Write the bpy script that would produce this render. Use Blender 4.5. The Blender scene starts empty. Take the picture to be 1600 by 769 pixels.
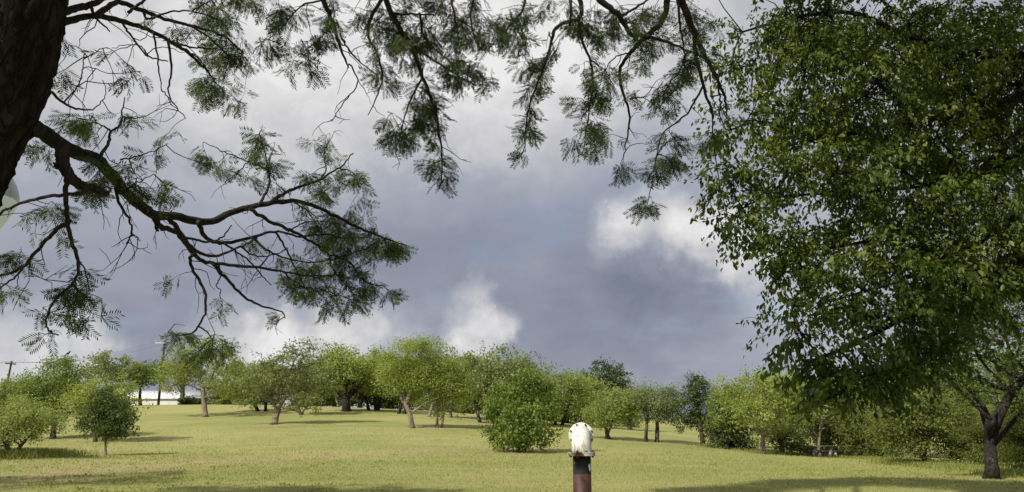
import bpy, math, random
import numpy as np
from mathutils import Matrix, Vector

scene = bpy.context.scene
COL = scene.collection
rng = np.random.default_rng(7)
R = math.radians

# ------------------------------------------------------------------ camera
F, CX, CY = 1186.0, 800.0, 384.5           # focal length / centre in photo pixels
PITCH = math.atan((655 - CY) / F)
EYE = np.array([0.0, 0.0, 1.6])
FWD = np.array([0, math.cos(PITCH), math.sin(PITCH)])
UPV = np.array([0, -math.sin(PITCH), math.cos(PITCH)])
cam_d = bpy.data.cameras.new('camera')
cam = bpy.data.objects.new('camera', cam_d); COL.objects.link(cam)
cam_d.sensor_fit = 'HORIZONTAL'; cam_d.angle = 2 * math.atan(800 / F)
cam_d.clip_start = 0.05; cam_d.clip_end = 9000
cam.location = EYE; cam.rotation_euler = (math.pi / 2 + PITCH, 0, 0)
scene.camera = cam

def ray(px, py):
    r = np.array([1, 0, 0]) * ((px - CX) / F) + UPV * ((CY - py) / F) + FWD
    return r
def at(px, py, D):
    """world point seen in that direction at D metres in front of the camera"""
    r = ray(px, py)
    return EYE + r * (D / r[1])

# ------------------------------------------------------------------ sun and sky
SUN_AZ, SUN_EL = R(42), R(41)              # light travels right and away from the camera
light_dir = np.array([math.sin(SUN_AZ) * math.cos(SUN_EL), math.cos(SUN_AZ) * math.cos(SUN_EL), -math.sin(SUN_EL)])
sd = bpy.data.lights.new('sun', 'SUN'); sd.energy = 5.0; sd.angle = R(0.6); sd.color = (1.0, 0.93, 0.80)
sun = bpy.data.objects.new('sun', sd); COL.objects.link(sun)
sun.rotation_euler = Vector(light_dir).to_track_quat('-Z', 'Y').to_euler()

class NT:
    def __init__(s, nt): s.nt = nt
    def n(s, typ, props=None, **inp):
        nd = s.nt.nodes.new(typ)
        for k, v in (props or {}).items(): setattr(nd, k, v)
        for k, v in inp.items():
            key = int(k[1:]) if k[0] == '_' and k[1:].isdigit() else k.replace('_', ' ')
            s.set(nd.inputs[key], v)
        return nd
    def set(s, sock, v):
        if hasattr(v, 'is_output'): s.nt.links.new(v, sock)
        else: sock.default_value = v
    def m(s, op, a, b=0.0, c=0.0, clamp=False):
        nd = s.n('ShaderNodeMath', {'operation': op, 'use_clamp': clamp}, _0=a, _1=b, _2=c); return nd.outputs[0]
    def vm(s, op, a, b=(0, 0, 0), out=0):
        nd = s.n('ShaderNodeVectorMath', {'operation': op}, _0=a, _1=b); return nd.outputs[out]
    def noise(s, vec, scale, detail=4, rough=0.55, out=0, dist=0.0):
        nd = s.n('ShaderNodeTexNoise', None, Vector=vec, Scale=scale, Detail=detail, Roughness=rough, Distortion=dist); return nd.outputs[out]
    def rng(s, v, a, b, c=0.0, d=1.0, smooth=True):
        nd = s.n('ShaderNodeMapRange', {'interpolation_type': 'SMOOTHSTEP' if smooth else 'LINEAR'}, _0=v, _1=a, _2=b, _3=c, _4=d); return nd.outputs[0]
    def ramp(s, v, stops):
        nd = s.n('ShaderNodeValToRGB', None, Fac=v); e = nd.color_ramp.elements
        while len(e) < len(stops): e.new(0.5)
        for el, (p, c) in zip(e, stops): el.position = p; el.color = (*c, 1)
        return nd.outputs[0]
    def mix(s, f, a, b):
        nd = s.n('ShaderNodeMix', {'data_type': 'RGBA'}); s.set(nd.inputs[0], f)
        for i, v in ((6, a), (7, b)): s.set(nd.inputs[i], v if hasattr(v, 'is_output') else (*v, 1))
        return nd.outputs[2]

world = bpy.data.worlds.new('World'); scene.world = world; world.use_nodes = True
w = NT(world.node_tree); world.node_tree.nodes.clear()
sky = w.n('ShaderNodeTexSky', {'sky_type': 'NISHITA', 'sun_disc': False, 'sun_elevation': SUN_EL,
          'sun_rotation': math.atan2(-light_dir[0], -light_dir[1])})
tc = w.n('ShaderNodeTexCoord'); d0 = tc.outputs['Generated']
SKY_STRENGTH = 0.1
sep = w.n('ShaderNodeSeparateXYZ', None, _0=d0)
# billow coordinates: the cloud deck flattens towards the horizon
zz = w.m('ADD', w.m('MAXIMUM', sep.outputs[2], 0.0), 0.32)
deck = w.n('ShaderNodeCombineXYZ', None, _0=w.m('DIVIDE', sep.outputs[0], zz), _1=w.m('DIVIDE', sep.outputs[1], zz), _2=w.m('MULTIPLY', sep.outputs[2], 2.0)).outputs[0]
warp = w.vm('SUBTRACT', w.noise(d0, 3.2, 5, 0.6, out=1), (0.5, 0.5, 0.5))
warp2 = w.vm('SUBTRACT', w.noise(d0, 14.0, 8, 0.66, out=1), (0.5, 0.5, 0.5))
def scale(v, k): 
    nd = w.n('ShaderNodeVectorMath', {'operation': 'SCALE'}, _0=v); nd.inputs['Scale'].default_value = k; return nd.outputs[0]
dn = w.vm('NORMALIZE', w.vm('ADD', w.vm('ADD', d0, scale(warp, 0.16)), scale(warp2, 0.085)))
blobs = [  # direction of each bright or dark cloud mass (photo px), angular radius px, weight
    (1030, 360, 75, .40), (970, 370, 50, .28), (1100, 388, 70, .34), (1160, 400, 80, .26), (1200, 490, 170, .12),
    (752, 515, 55, .36), (728, 462, 44, .30), (785, 500, 38, .26), (700, 560, 70, .18), (690, 475, 60, .08),
    (500, 548, 95, .42), (400, 560, 85, .36), (590, 535, 75, .26), (450, 525, 50, .16), (30, 590, 110, .40), (130, 575, 70, .22),
    (640, 0, 340, .18), (830, -20, 300, .22), (450, 20, 330, .13), (900, 120, 200, .06), (160, 100, 330, .17),
    (250, 470, 260, -.13), (620, 430, 190, -.10), (1060, 450, 110, -.20), (950, 480, 130, -.06), (860, 330, 200, -.06),
    (1020, 570, 240, -.08), (1400, 300, 300, .08)]
acc = None
for (bx_, by_, br, bw) in blobs:
    v = ray(bx_, by_); v = v / np.linalg.norm(v)
    dt = w.vm('DOT_PRODUCT', dn, tuple(v), out=1)
    g = w.rng(dt, math.cos(br * 1.25 / F), 1.0, 0.0, bw)
    acc = g if acc is None else w.m('ADD', acc, g)
n3 = w.noise(d0, 17.0, 9, 0.62, dist=0.4)
acc = w.m('MULTIPLY', acc, w.rng(n3, 0.30, 0.68, 0.62, 1.32, False))
n1 = w.noise(deck, 1.7, 6, 0.52, dist=0.25)
n2 = w.noise(w.vm('ADD', deck, (7.1, 2.2, 0)), 5.5, 6, 0.58)
val = w.m('ADD', acc, w.m('MULTIPLY', w.m('SUBTRACT', n1, 0.5), 0.30))
val = w.m('ADD', val, w.m('MULTIPLY', w.m('SUBTRACT', n2, 0.5), 0.22))
val = w.m('ADD', val, w.rng(sep.outputs[2], 0.20, 0.62, 0.33, 0.60))
cloud = w.ramp(val, [(0.0, (.195, .22, .282)), (0.25, (.29, .311, .388)), (0.45, (.392, .411, .478)), (0.68, (.60, .60, .62)), (1.0, (.84, .83, .83))])
cover = w.rng(w.noise(w.vm('ADD', deck, (3.3, 9.4, 1)), 2.3, 4), 0.28, 0.46, 0.72, 1.0)
cl = w.n('ShaderNodeVectorMath', {'operation': 'SCALE'}, _0=cloud); cl.inputs['Scale'].default_value = 1.0 / SKY_STRENGTH
col = w.mix(cover, sky.outputs[0], cl.outputs[0])
bg = w.n('ShaderNodeBackground', None, Color=col, Strength=SKY_STRENGTH)
wo = w.n('ShaderNodeOutputWorld'); world.node_tree.links.new(bg.outputs[0], wo.inputs[0])
try: world.cycles.sampling_method = 'MANUAL'; world.cycles.sample_map_resolution = 512
except Exception: pass

scene.view_settings.view_transform = 'Standard'
scene.view_settings.look = 'None'
scene.view_settings.exposure = 0.0; scene.view_settings.gamma = 1.0
try:
    scene.cycles.max_bounces = 6; scene.cycles.transparent_max_bounces = 6
    scene.cycles.diffuse_bounces = 3; scene.cycles.transmission_bounces = 4
except Exception: pass

# ------------------------------------------------------------------ materials
def new_mat(name):
    m = bpy.data.materials.new(name); m.use_nodes = True
    nt = m.node_tree; nt.nodes.clear()
    out = nt.nodes.new('ShaderNodeOutputMaterial')
    return m, NT(nt), out

def leaf_mat(name, c_dark, c_mid, c_light, transl=0.35, rough=0.5, spec=0.3):
    """leaf colour varies from leaf to leaf (attribute 'tone'), thin leaves let light through"""
    m, t, out = new_mat(name)
    a = t.n('ShaderNodeAttribute', {'attribute_name': 'tone'})
    c = t.ramp(a.outputs['Fac'], [(0, c_dark), (0.5, c_mid), (1, c_light)])
    b = t.n('ShaderNodeBsdfPrincipled', None, Base_Color=c, Roughness=rough)
    b.inputs['Specular IOR Level'].default_value = spec
    hs = t.n('ShaderNodeHueSaturation', None, Hue=0.487, Saturation=1.12, Value=1.35, Color=c)
    tr = t.n('ShaderNodeBsdfTranslucent', None, Color=hs.outputs[0])
    mx = t.n('ShaderNodeMixShader', None, _0=transl, _1=b.outputs[0], _2=tr.outputs[0])
    t.nt.links.new(mx.outputs[0], out.inputs[0])
    return m

def bark_mat(name, c1, c2, scale=9.0, bump=0.6, stretch=0.25):
    m, t, out = new_mat(name)
    tcn = t.n('ShaderNodeTexCoord')
    mp = t.n('ShaderNodeMapping', None, Vector=tcn.outputs['Object']); mp.inputs['Scale'].default_value = (1, 1, stretch)
    n = t.noise(mp.outputs[0], scale, 6, 0.65, dist=0.6)
    vo = t.n('ShaderNodeTexVoronoi', {'feature': 'DISTANCE_TO_EDGE'}, Vector=t.vm('ADD', mp.outputs[0], scale3(t, t.noise(mp.outputs[0], scale, 3, out=1), 0.12)), Scale=scale * 1.6)
    crack = t.rng(vo.outputs[0], 0.0, 0.16)
    f = t.m('MULTIPLY', t.rng(n, 0.3, 0.72), t.m('MULTIPLY_ADD', crack, 0.55, 0.45))
    c = t.ramp(f, [(0, c1), (1, c2)])
    b = t.n('ShaderNodeBsdfPrincipled', None, Base_Color=c, Roughness=0.92)
    b.inputs['Specular IOR Level'].default_value = 0.15
    hgt = t.m('ADD', t.m('MULTIPLY', crack, 0.6), t.m('MULTIPLY', n, 0.5))
    bp = t.n('ShaderNodeBump', None, Strength=bump, Distance=0.03, Height=hgt)
    t.nt.links.new(bp.outputs[0], b.inputs['Normal']); t.nt.links.new(b.outputs[0], out.inputs[0])
    return m
def scale3(t, v, k):
    nd = t.n('ShaderNodeVectorMath', {'operation': 'SCALE'}, _0=v); nd.inputs['Scale'].default_value = k; return nd.outputs[0]

def plain_mat(name, c1, c2, rough=0.6, scale=8.0, metal=0.0, bump=0.1):
    m, t, out = new_mat(name)
    tcn = t.n('ShaderNodeTexCoord')
    n = t.noise(tcn.outputs['Object'], scale, 6, 0.6)
    c = t.ramp(t.rng(n, 0.35, 0.65), [(0, c1), (1, c2)])
    b = t.n('ShaderNodeBsdfPrincipled', None, Base_Color=c, Roughness=rough, Metallic=metal)
    bp = t.n('ShaderNodeBump', None, Strength=bump, Distance=0.02, Height=n)
    t.nt.links.new(bp.outputs[0], b.inputs['Normal']); t.nt.links.new(b.outputs[0], out.inputs[0])
    return m

M = {}
M['mesq'] = leaf_mat('mesquite_leaf', (.14, .185, .045), (.245, .305, .085), (.39, .44, .155), .48)
M['yel'] = leaf_mat('light_green_leaf', (.145, .198, .042), (.26, .328, .078), (.41, .46, .145), .48)
M['olive'] = leaf_mat('grey_green_leaf', (.12, .155, .052), (.205, .25, .09), (.33, .365, .16), .46)
M['green'] = leaf_mat('mid_green_leaf', (.095, .14, .030), (.17, .23, .05), (.29, .35, .095), .45)
M['dark'] = leaf_mat('dark_green_leaf', (.045, .068, .017), (.08, .115, .028), (.14, .18, .05), .34)
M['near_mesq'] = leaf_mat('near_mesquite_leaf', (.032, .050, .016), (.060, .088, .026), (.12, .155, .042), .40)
M['near_broad'] = leaf_mat('near_broad_leaf', (.034, .060, .012), (.078, .118, .022), (.20, .235, .045), .45, rough=.45, spec=.35)
M['far_oak'] = leaf_mat('oak_leaf', (.045, .065, .022), (.075, .10, .034), (.12, .145, .055), .30)
M['hedge'] = leaf_mat('hedge_leaf', (.08, .11, .022), (.145, .18, .04), (.25, .28, .078), .42)
M['oak'] = leaf_mat('shade_darkened_oak_leaf', (.04, .06, .012), (.075, .105, .02), (.14, .175, .035), .36)  # leaf colour set darker to stand in for the near tree's shade
M['bush'] = leaf_mat('bright_bush_leaf', (.07, .112, .018), (.14, .20, .033), (.27, .335, .07), .40)
M['bark'] = bark_mat('grey_bark', (.05, .042, .034), (.17, .145, .115), 7)
M['bark_pale'] = bark_mat('pale_bark', (.14, .115, .085), (.36, .32, .26), 7)
M['bark_dark'] = bark_mat('dark_bark', (.018, .016, .014), (.06, .052, .044), 7)
M['bark_oak'] = bark_mat('fissured_oak_bark', (.014, .0125, .011), (.095, .084, .07), 15, bump=1.0, stretch=.22)
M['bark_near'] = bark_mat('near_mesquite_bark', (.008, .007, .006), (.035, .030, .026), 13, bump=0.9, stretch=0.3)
M['bark_twig'] = bark_mat('mesquite_twig_bark', (.022, .019, .016), (.07, .06, .052), 30)

# ------------------------------------------------------------------ mesh helpers
def make_mesh(name, V, faces, tone=None, smooth=False):
    """V (n,3); faces: list of (m,3) / (m,4) integer arrays"""
    me = bpy.data.meshes.new(name)
    V = np.asarray(V, dtype=np.float32)
    faces = [np.asarray(f, dtype=np.int32) for f in faces if len(f)]
    nl = sum(f.size for f in faces); nf = sum(len(f) for f in faces)
    me.vertices.add(len(V)); me.vertices.foreach_set('co', V.ravel())
    me.loops.add(nl); me.polygons.add(nf)
    me.loops.foreach_set('vertex_index', np.concatenate([f.ravel() for f in faces]))
    tot = np.concatenate([np.full(len(f), f.shape[1], dtype=np.int32) for f in faces])
    start = np.concatenate([[0], np.cumsum(tot)[:-1]]).astype(np.int32)
    me.polygons.foreach_set('loop_start', start)
    if smooth: me.polygons.foreach_set('use_smooth', np.ones(nf, dtype=bool))
    me.update(calc_edges=True)
    if tone is not None:
        a = me.attributes.new('tone', 'FLOAT', 'POINT'); a.data.foreach_set('value', np.asarray(tone, dtype=np.float32))
    return me

class MB:
    def __init__(s): s.V = []; s.T = []; s.Q = []; s.tone = []; s.n = 0
    def add(s, V, quads=None, tris=None, tone=0.5):
        V = np.asarray(V, float)
        if quads is not None and len(quads): s.Q.append(np.asarray(quads) + s.n)
        if tris is not None and len(tris): s.T.append(np.asarray(tris) + s.n)
        s.V.append(V); s.tone.append(np.broadcast_to(np.asarray(tone, float), (len(V),))); s.n += len(V)
    def mesh(s, name, smooth=False, offset=None, tone=True):
        V = np.concatenate(s.V)
        if offset is not None: V = V - np.asarray(offset)
        fs = []
        if s.Q: fs.append(np.concatenate(s.Q))
        if s.T: fs.append(np.concatenate(s.T))
        return make_mesh(name, V, fs, np.concatenate(s.tone) if tone else None, smooth)
    def obj(s, name, mat, parent=None, smooth=False, offset=None):
        return link(name, s.mesh(name, smooth, offset), mat, parent)
    # shapes
    def box(s, c, size, rz=0.0, rx=0.0):
        x, y, z = np.array(size) / 2
        P = np.array([[a, b, d] for d in (-z, z) for (a, b) in ((-x, -y), (x, -y), (x, y), (-x, y))])
        if rx: 
            cx, sx = math.cos(rx), math.sin(rx); P = P @ np.array([[1, 0, 0], [0, cx, sx], [0, -sx, cx]])
        if rz:
            cz, sz = math.cos(rz), math.sin(rz); P = P @ np.array([[cz, sz, 0], [-sz, cz, 0], [0, 0, 1]])
        s.add(P + np.array(c), [[3, 2, 1, 0], [4, 5, 6, 7], [0, 1, 5, 4], [1, 2, 6, 5], [2, 3, 7, 6], [3, 0, 4, 7]])
    def tube(s, P, rad, k=6, cap=True, wob=0.0):
        P = np.asarray(P, float); n = len(P); rad = np.broadcast_to(np.asarray(rad, float), (n,))
        T = np.gradient(P, axis=0); T /= np.linalg.norm(T, axis=1)[:, None] + 1e-9
        ref = np.array([0.31, 0.87, 0.39]); ref = ref / np.linalg.norm(ref)
        if abs(T[0] @ ref) > 0.9: ref = np.array([0.9, -0.3, 0.3])
        A = np.zeros_like(P); a = ref
        for i in range(n):
            a = a - T[i] * (a @ T[i]); a = a / (np.linalg.norm(a) + 1e-9); A[i] = a
        B = np.cross(T, A)
        th = np.arange(k) * 2 * math.pi / k
        rr = rad[:, None] * (1 + (wob * rng.standard_normal((n, k)) if wob else np.zeros((n, k))))
        V = P[:, None, :] + (A[:, None, :] * np.cos(th)[None, :, None] + B[:, None, :] * np.sin(th)[None, :, None]) * rr[:, :, None]
        V = V.reshape(-1, 3)
        i = np.arange(n - 1)[:, None] * k; j = np.arange(k)[None, :]; j2 = (j + 1) % k
        Q = np.stack([i + j, i + j2, i + k + j2, i + k + j], -1).reshape(-1, 4)
        tr = None
        if cap:
            V = np.vstack([V, P[0], P[-1]]); c0, c1 = n * k, n * k + 1; jj = np.arange(k)
            tr = np.vstack([np.stack([np.full(k, c0), (jj + 1) % k, jj], -1), np.stack([np.full(k, c1), (n - 1) * k + jj, (n - 1) * k + (jj + 1) % k], -1)])
        s.add(V, Q, tr)
    def lathe(s, prof, k=32, axis=None, centre=(0, 0, 0)):
        """prof: (r, z) pairs from bottom to top; axis: 3x3 rows x,y,z"""
        prof = np.asarray(prof, float); th = np.arange(k) * 2 * math.pi / k
        V = np.stack([prof[:, 0:1] * np.cos(th), prof[:, 0:1] * np.sin(th), np.repeat(prof[:, 1:2], k, 1)], -1).reshape(-1, 3)
        if axis is not None: V = V @ np.asarray(axis, float)
        n = len(prof); i = np.arange(n - 1)[:, None] * k; j = np.arange(k)[None, :]; j2 = (j + 1) % k
        Q = np.stack([i + j, i + j2, i + k + j2, i + k + j], -1).reshape(-1, 4)
        s.add(V + np.array(centre), Q)

def link(name, me, mat, parent=None, loc=None):
    o = bpy.data.objects.new(name, me); COL.objects.link(o)
    if mat is not None and me is not None and not me.materials: me.materials.append(mat)
    if parent is not None: o.parent = parent
    if loc is not None: o.location = loc
    return o
def thing(name, label, cat, loc, group=None):
    o = bpy.data.objects.new(name, None); COL.objects.link(o); o.location = loc; o.empty_display_size = 0.2
    return tag(o, label, cat, group)
def tag(o, label, cat, group=None):
    o['label'] = label; o['category'] = cat
    if group: o['group'] = group
    return o

def unit(v): return v / (np.linalg.norm(v, axis=-1, keepdims=True) + 1e-9)
def spline(P, n):
    """Catmull-Rom through P (m, d) sampled n points"""
    P = np.asarray(P, float); m = len(P)
    if m == 2: t = np.linspace(0, 1, n)[:, None]; return P[0] * (1 - t) + P[1] * t
    E = np.vstack([2 * P[0] - P[1], P, 2 * P[-1] - P[-2]])
    u = np.linspace(0, m - 1 - 1e-6, n); i = u.astype(int); t = (u - i)[:, None]
    a, b, c, d = E[i], E[i + 1], E[i + 2], E[i + 3]
    return 0.5 * ((2 * b) + (c - a) * t + (2 * a - 5 * b + 4 * c - d) * t ** 2 + (-a + 3 * b - 3 * c + d) * t ** 3)

def add_leaves(mb, C, L, W, g=None, up=0.5, out=None, tone=None, droop=0.0):
    """diamond leaves at C, each its own orientation"""
    g = g or rng; n = len(C)
    nrm = g.standard_normal((n, 3)); nrm[:, 2] += up
    if out is not None: nrm += out * 0.5
    nrm = unit(nrm); a = g.standard_normal((n, 3)); a[:, 2] -= droop
    a = unit(a - nrm * np.sum(a * nrm, 1, keepdims=True)); b = np.cross(nrm, a)
    s = g.uniform(0.65, 1.35, (n, 1)); l = L * s; ww = W * s
    V = np.stack([C - a * l / 2, C + b * ww / 2 - a * l * .06, C + a * l / 2, C - b * ww / 2 - a * l * .06], 1).reshape(-1, 3)
    Q = np.arange(4 * n).reshape(-1, 4)
    if tone is None: tone = np.clip(g.normal(0.5, 0.22, n), 0, 1)
    mb.add(V, Q, tone=np.repeat(tone, 4))

# ------------------------------------------------------------------ terrain
ctrl = [  # photo px of a ground point and its distance
    (810, 706, 42), (165, 713, 38), (8, 716, 31), (85, 690, 50), (430, 664, 62), (320, 652, 74), (260, 633, 104), (330, 632, 104), (120, 634, 104), (541, 643, 82),
    (585, 641, 86), (643, 668, 60), (690, 668, 61), (671, 653, 75), (704, 654, 75), (775, 662, 72), (880, 664, 74), (951, 686, 60), (1018, 690, 60), (1097, 696, 58),
    (1080, 679, 82), (980, 672, 82), (1191, 710, 49), (1287, 714, 55), (1400, 719, 44), (1550, 751, 22), (1600, 742, 27), (1490, 731, 33), (0, 655, 75), (-300, 690, 50), (1900, 740, 30), (1800, 715, 60)]
GP = [at(*c) for c in ctrl]
for (x, y, z) in [(0, 0, 0), (-6, 4, 0), (7, 4, 0), (0, 9, 0), (-9, 14, 0), (9, 14, 0), (0, 20, -.05), (-15, 22, 0), (-30, 10, .2), (30, 10, -.2), (0, -20, 0), (-30, -30, 0), (30, -30, 0),
                  (-60, 140, 2.2), (-20, 140, 2.0), (30, 140, 0), (80, 120, -1.5), (-110, 110, 4), (110, 70, -1.5), (-90, 40, 2)]:
    GP.append(np.array([x, y, z], float))
GP = np.array(GP)
def tps(r2): return np.where(r2 > 1e-9, r2 * np.log(r2 + 1e-9), 0.0)
_n = len(GP); _K = tps(((GP[:, None, :2] - GP[None, :, :2]) ** 2).sum(-1)) + np.eye(_n) * 2.0
_P = np.hstack([np.ones((_n, 1)), GP[:, :2]])
_A = np.zeros((_n + 3, _n + 3)); _A[:_n, :_n] = _K; _A[:_n, _n:] = _P; _A[_n:, :_n] = _P.T
_w = np.linalg.solve(_A, np.concatenate([GP[:, 2], np.zeros(3)]))
def ground_z(x, y):
    x = np.atleast_1d(np.asarray(x, float)); y = np.atleast_1d(np.asarray(y, float))
    xc = np.clip(x, -130, 130); yc = np.clip(y, -40, 150)
    r2 = (xc[:, None] - GP[None, :, 0]) ** 2 + (yc[:, None] - GP[None, :, 1]) ** 2
    z = tps(r2) @ _w[:_n] + _w[_n] + xc * _w[_n + 1] + yc * _w[_n + 2]
    dd = np.hypot(x - xc, y - yc); k = np.clip(dd / 150, 0, 1); k = k * k * (3 - 2 * k)
    z = z * (1 - k) + 0.5 * k
    far = np.clip((np.hypot(x, y) - 60) / 80, 0, 1)
    return z + 0.05 * np.sin(x * .31 + 1) * np.sin(y * .23) * np.clip(np.hypot(x, y) / 20, 0, 1) * (1 - far)
def gz(x, y): return float(ground_z(x, y)[0])

def dryness(x, y):
    """worn straw-coloured strip across the lawn"""
    P = np.array([at(-40, 752, 20)[:2], at(120, 737, 24.5)[:2], at(300, 722, 30)[:2], at(480, 708, 37)[:2], at(640, 703, 41)[:2], at(760, 695, 44)[:2]])
    S = spline(P, 60); d = np.sqrt(((np.stack([x, y], -1)[:, None, :] - S[None]) ** 2).sum(-1))
    i = d.argmin(1); wid = np.linspace(2.0, 3.2, 60)[i]; amp = np.linspace(1.0, .35, 60)[i]
    v = amp * np.exp(-(d.min(1) / wid) ** 2)
    for (bx_, by_, bd_) in FEET:
        q = at(bx_, by_, bd_); v = np.maximum(v, .8 * np.exp(-(((x - q[0]) / 1.5) ** 2 + ((y - q[1]) / 1.7) ** 2)))
    return v
FEET = [(8, 717, 31), (165, 713, 38), (430, 664, 62), (320, 652, 74), (541, 643, 82), (585, 643, 85), (644, 668, 60), (687, 669, 61), (704, 654, 76), (815, 706, 41), (951, 687, 60), (1018, 690, 60), (1098, 697, 58), (1191, 711, 48), (1285, 715, 53), (1550, 751, 22)]

def ground_mat():
    m, t, out = new_mat('mown_grass')
    tcn = t.n('ShaderNodeTexCoord'); p = tcn.outputs['Object']
    big = t.noise(p, 0.07, 4, 0.6); mid = t.noise(p, 0.5, 5, 0.62)
    mp = t.n('ShaderNodeMapping', None, Vector=p); mp.inputs['Scale'].default_value = (0.10, 0.45, 1)
    band = t.noise(mp.outputs[0], 1.0, 4, 0.6)
    fine = t.noise(p, 9.0, 5, 0.7); vfine = t.noise(p, 55.0, 3, 0.7)
    dry = t.n('ShaderNodeAttribute', {'attribute_name': 'dry'}).outputs['Fac']
    base = t.mix(t.rng(big, 0.36, 0.64), (.25, .28, .09), (.345, .34, .135))
    base = t.mix(t.m('MULTIPLY', t.rng(band, 0.45, 0.72), 0.7), base, (.40, .355, .16))
    base = t.mix(t.m('MULTIPLY', t.rng(mid, 0.5, 0.75), 0.55), base, (.20, .225, .055))
    base = t.mix(t.m('MULTIPLY', dry, t.rng(t.m('ADD', mid, t.m('MULTIPLY', fine, .6)), 0.55, 0.95), clamp=True), base, (.42, .325, .20))
    base = t.mix(t.m('MULTIPLY', t.rng(fine, 0.5, 0.75), 0.35), base, (.17, .185, .048))
    base = t.mix(t.m('MULTIPLY', t.rng(vfine, 0.55, 0.8), 0.35), base, (.44, .40, .19))
    b = t.n('ShaderNodeBsdfPrincipled', None, Base_Color=base, Roughness=0.95)
    b.inputs['Specular IOR Level'].default_value = 0.1
    hgt = t.m('ADD', t.m('MULTIPLY', fine, 0.7), vfine)
    bp = t.n('ShaderNodeBump', None, Strength=0.55, Distance=0.06, Height=hgt)
    t.nt.links.new(bp.outputs[0], b.inputs['Normal']); t.nt.links.new(b.outputs[0], out.inputs[0])
    return m
k_ = 6.0; NG = 240
u = np.linspace(-1, 1, NG); sx = 3000 * np.sinh(k_ * u) / math.sinh(k_)
gx, gy = np.meshgrid(sx, sx + 30); gx = gx.ravel(); gy = gy.ravel()
gv = np.stack([gx, gy, ground_z(gx, gy)], -1)
i = np.arange(NG - 1)[:, None] * NG; j = np.arange(NG - 1)[None, :]
gq = np.stack([i + j, i + j + 1, i + NG + j + 1, i + NG + j], -1).reshape(-1, 4)
me = make_mesh('ground', gv, [gq], None, True)
a = me.attributes.new('dry', 'FLOAT', 'POINT'); a.data.foreach_set('value', dryness(gx, gy).astype(np.float32))
ground = link('ground', me, ground_mat()); ground['kind'] = 'structure'; ground['label'] = 'gently rolling mown lawn, yellow green with a worn straw strip'

# ------------------------------------------------------------------ grass blades on the near part of the lawn
def grass():
    n = 190000
    inv = rng.uniform(1 / 62, 1 / 13.0, n); y = 1 / inv
    x = y * rng.uniform(-0.75, 0.75, n)
    keep = np.ones(n, bool); x, y = x[keep], y[keep]; n = len(x)
    clump = np.sin(x * 2.1 + np.sin(y * 1.3) * 2) * np.sin(y * 1.7 + np.sin(x * .9) * 2)
    h = rng.uniform(.025, .06, n) * (1 + .35 * clump) * np.clip(y / 24, .8, 1.5)
    wd = rng.uniform(.004, .009, n) * np.clip(y / 16, 1, 2.6)
    th = rng.uniform(0, 2 * math.pi, n); lean = rng.uniform(.1, .9, n) * h
    ph = rng.uniform(0, 2 * math.pi, n)
    z = ground_z(x, y) - .004
    B = np.stack([x, y, z], -1); s = np.stack([np.cos(th) * wd, np.sin(th) * wd, np.zeros(n)], -1)
    tip = B + np.stack([np.cos(ph) * lean, np.sin(ph) * lean, h], -1)
    mb = MB(); V = np.stack([B - s, B + s, tip], 1).reshape(-1, 3)
    tone = np.clip(rng.normal(.5, .17, n) + .3 * dryness(x, y), 0, 1)
    mb.add(V, None, np.arange(3 * n).reshape(-1, 3), np.repeat(tone, 3))
    # low broad weeds scattered in the lawn
    nw = 1500; wy = 1 / rng.uniform(1 / 60, 1 / 14, nw); wx = wy * rng.uniform(-.75, .75, nw); ok = np.sin(wx * .21 + 1) * np.sin(wy * .17 + .4) + rng.normal(0, .35, nw) > .25; wx, wy = wx[ok], wy[ok]
    wq = np.repeat(np.stack([wx, wy], -1), 14, 0) + rng.normal(0, .13, (len(wx) * 14, 2)); wz = ground_z(wq[:, 0], wq[:, 1]) + rng.uniform(.02, .07, len(wq))
    add_leaves(mb, np.stack([wq[:, 0], wq[:, 1], wz], -1), .07, .035, rng, up=1.5, tone=np.clip(rng.normal(.2, .1, len(wq)), 0, 1))
    # taller unmown grass and weeds at the foot of the left tree and the thicket
    for (p0, p1, cnt, hh, wid) in [((-20, 722, 30), (85, 716, 33), 9000, .42, 1.0), ((1110, 702, 57), (1255, 710, 53), 5000, .28, 1.0), ((1315, 713, 51), (1400, 720, 45), 4000, .3, 1.1), ((1400, 722, 38), (1530, 737, 30), 6000, .28, 1.1), ((1570, 745, 26), (1640, 747, 25), 3000, .28, .9)]:
        A, Bp = at(*p0), at(*p1); tt = rng.uniform(0, 1, cnt)[:, None]
        q = A[:2] * (1 - tt) + Bp[:2] * tt + rng.normal(0, wid * .6, (cnt, 2)); zz_ = ground_z(q[:, 0], q[:, 1])
        h2 = rng.uniform(.3, 1, cnt) * hh; th = rng.uniform(0, 6.28, cnt); ph = rng.uniform(0, 6.28, cnt)
        B0 = np.stack([q[:, 0], q[:, 1], zz_ - .01], -1); ss = np.stack([np.cos(th), np.sin(th), 0 * th], -1) * rng.uniform(.012, .03, cnt)[:, None]
        tp = B0 + np.stack([np.cos(ph) * h2 * .5, np.sin(ph) * h2 * .5, h2], -1)
        mb.add(np.stack([B0 - ss, B0 + ss, tp], 1).reshape(-1, 3), None, np.arange(3 * cnt).reshape(-1, 3), np.repeat(rng.uniform(0, .45, cnt), 3))
    m = leaf_mat('grass_blade', (.19, .235, .06), (.31, .325, .10), (.46, .43, .21), .3, .7, .15)
    o = mb.obj('grass', m); o['kind'] = 'stuff'; tag(o, 'short yellow green grass covering the near lawn', 'grass')
grass()

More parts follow.
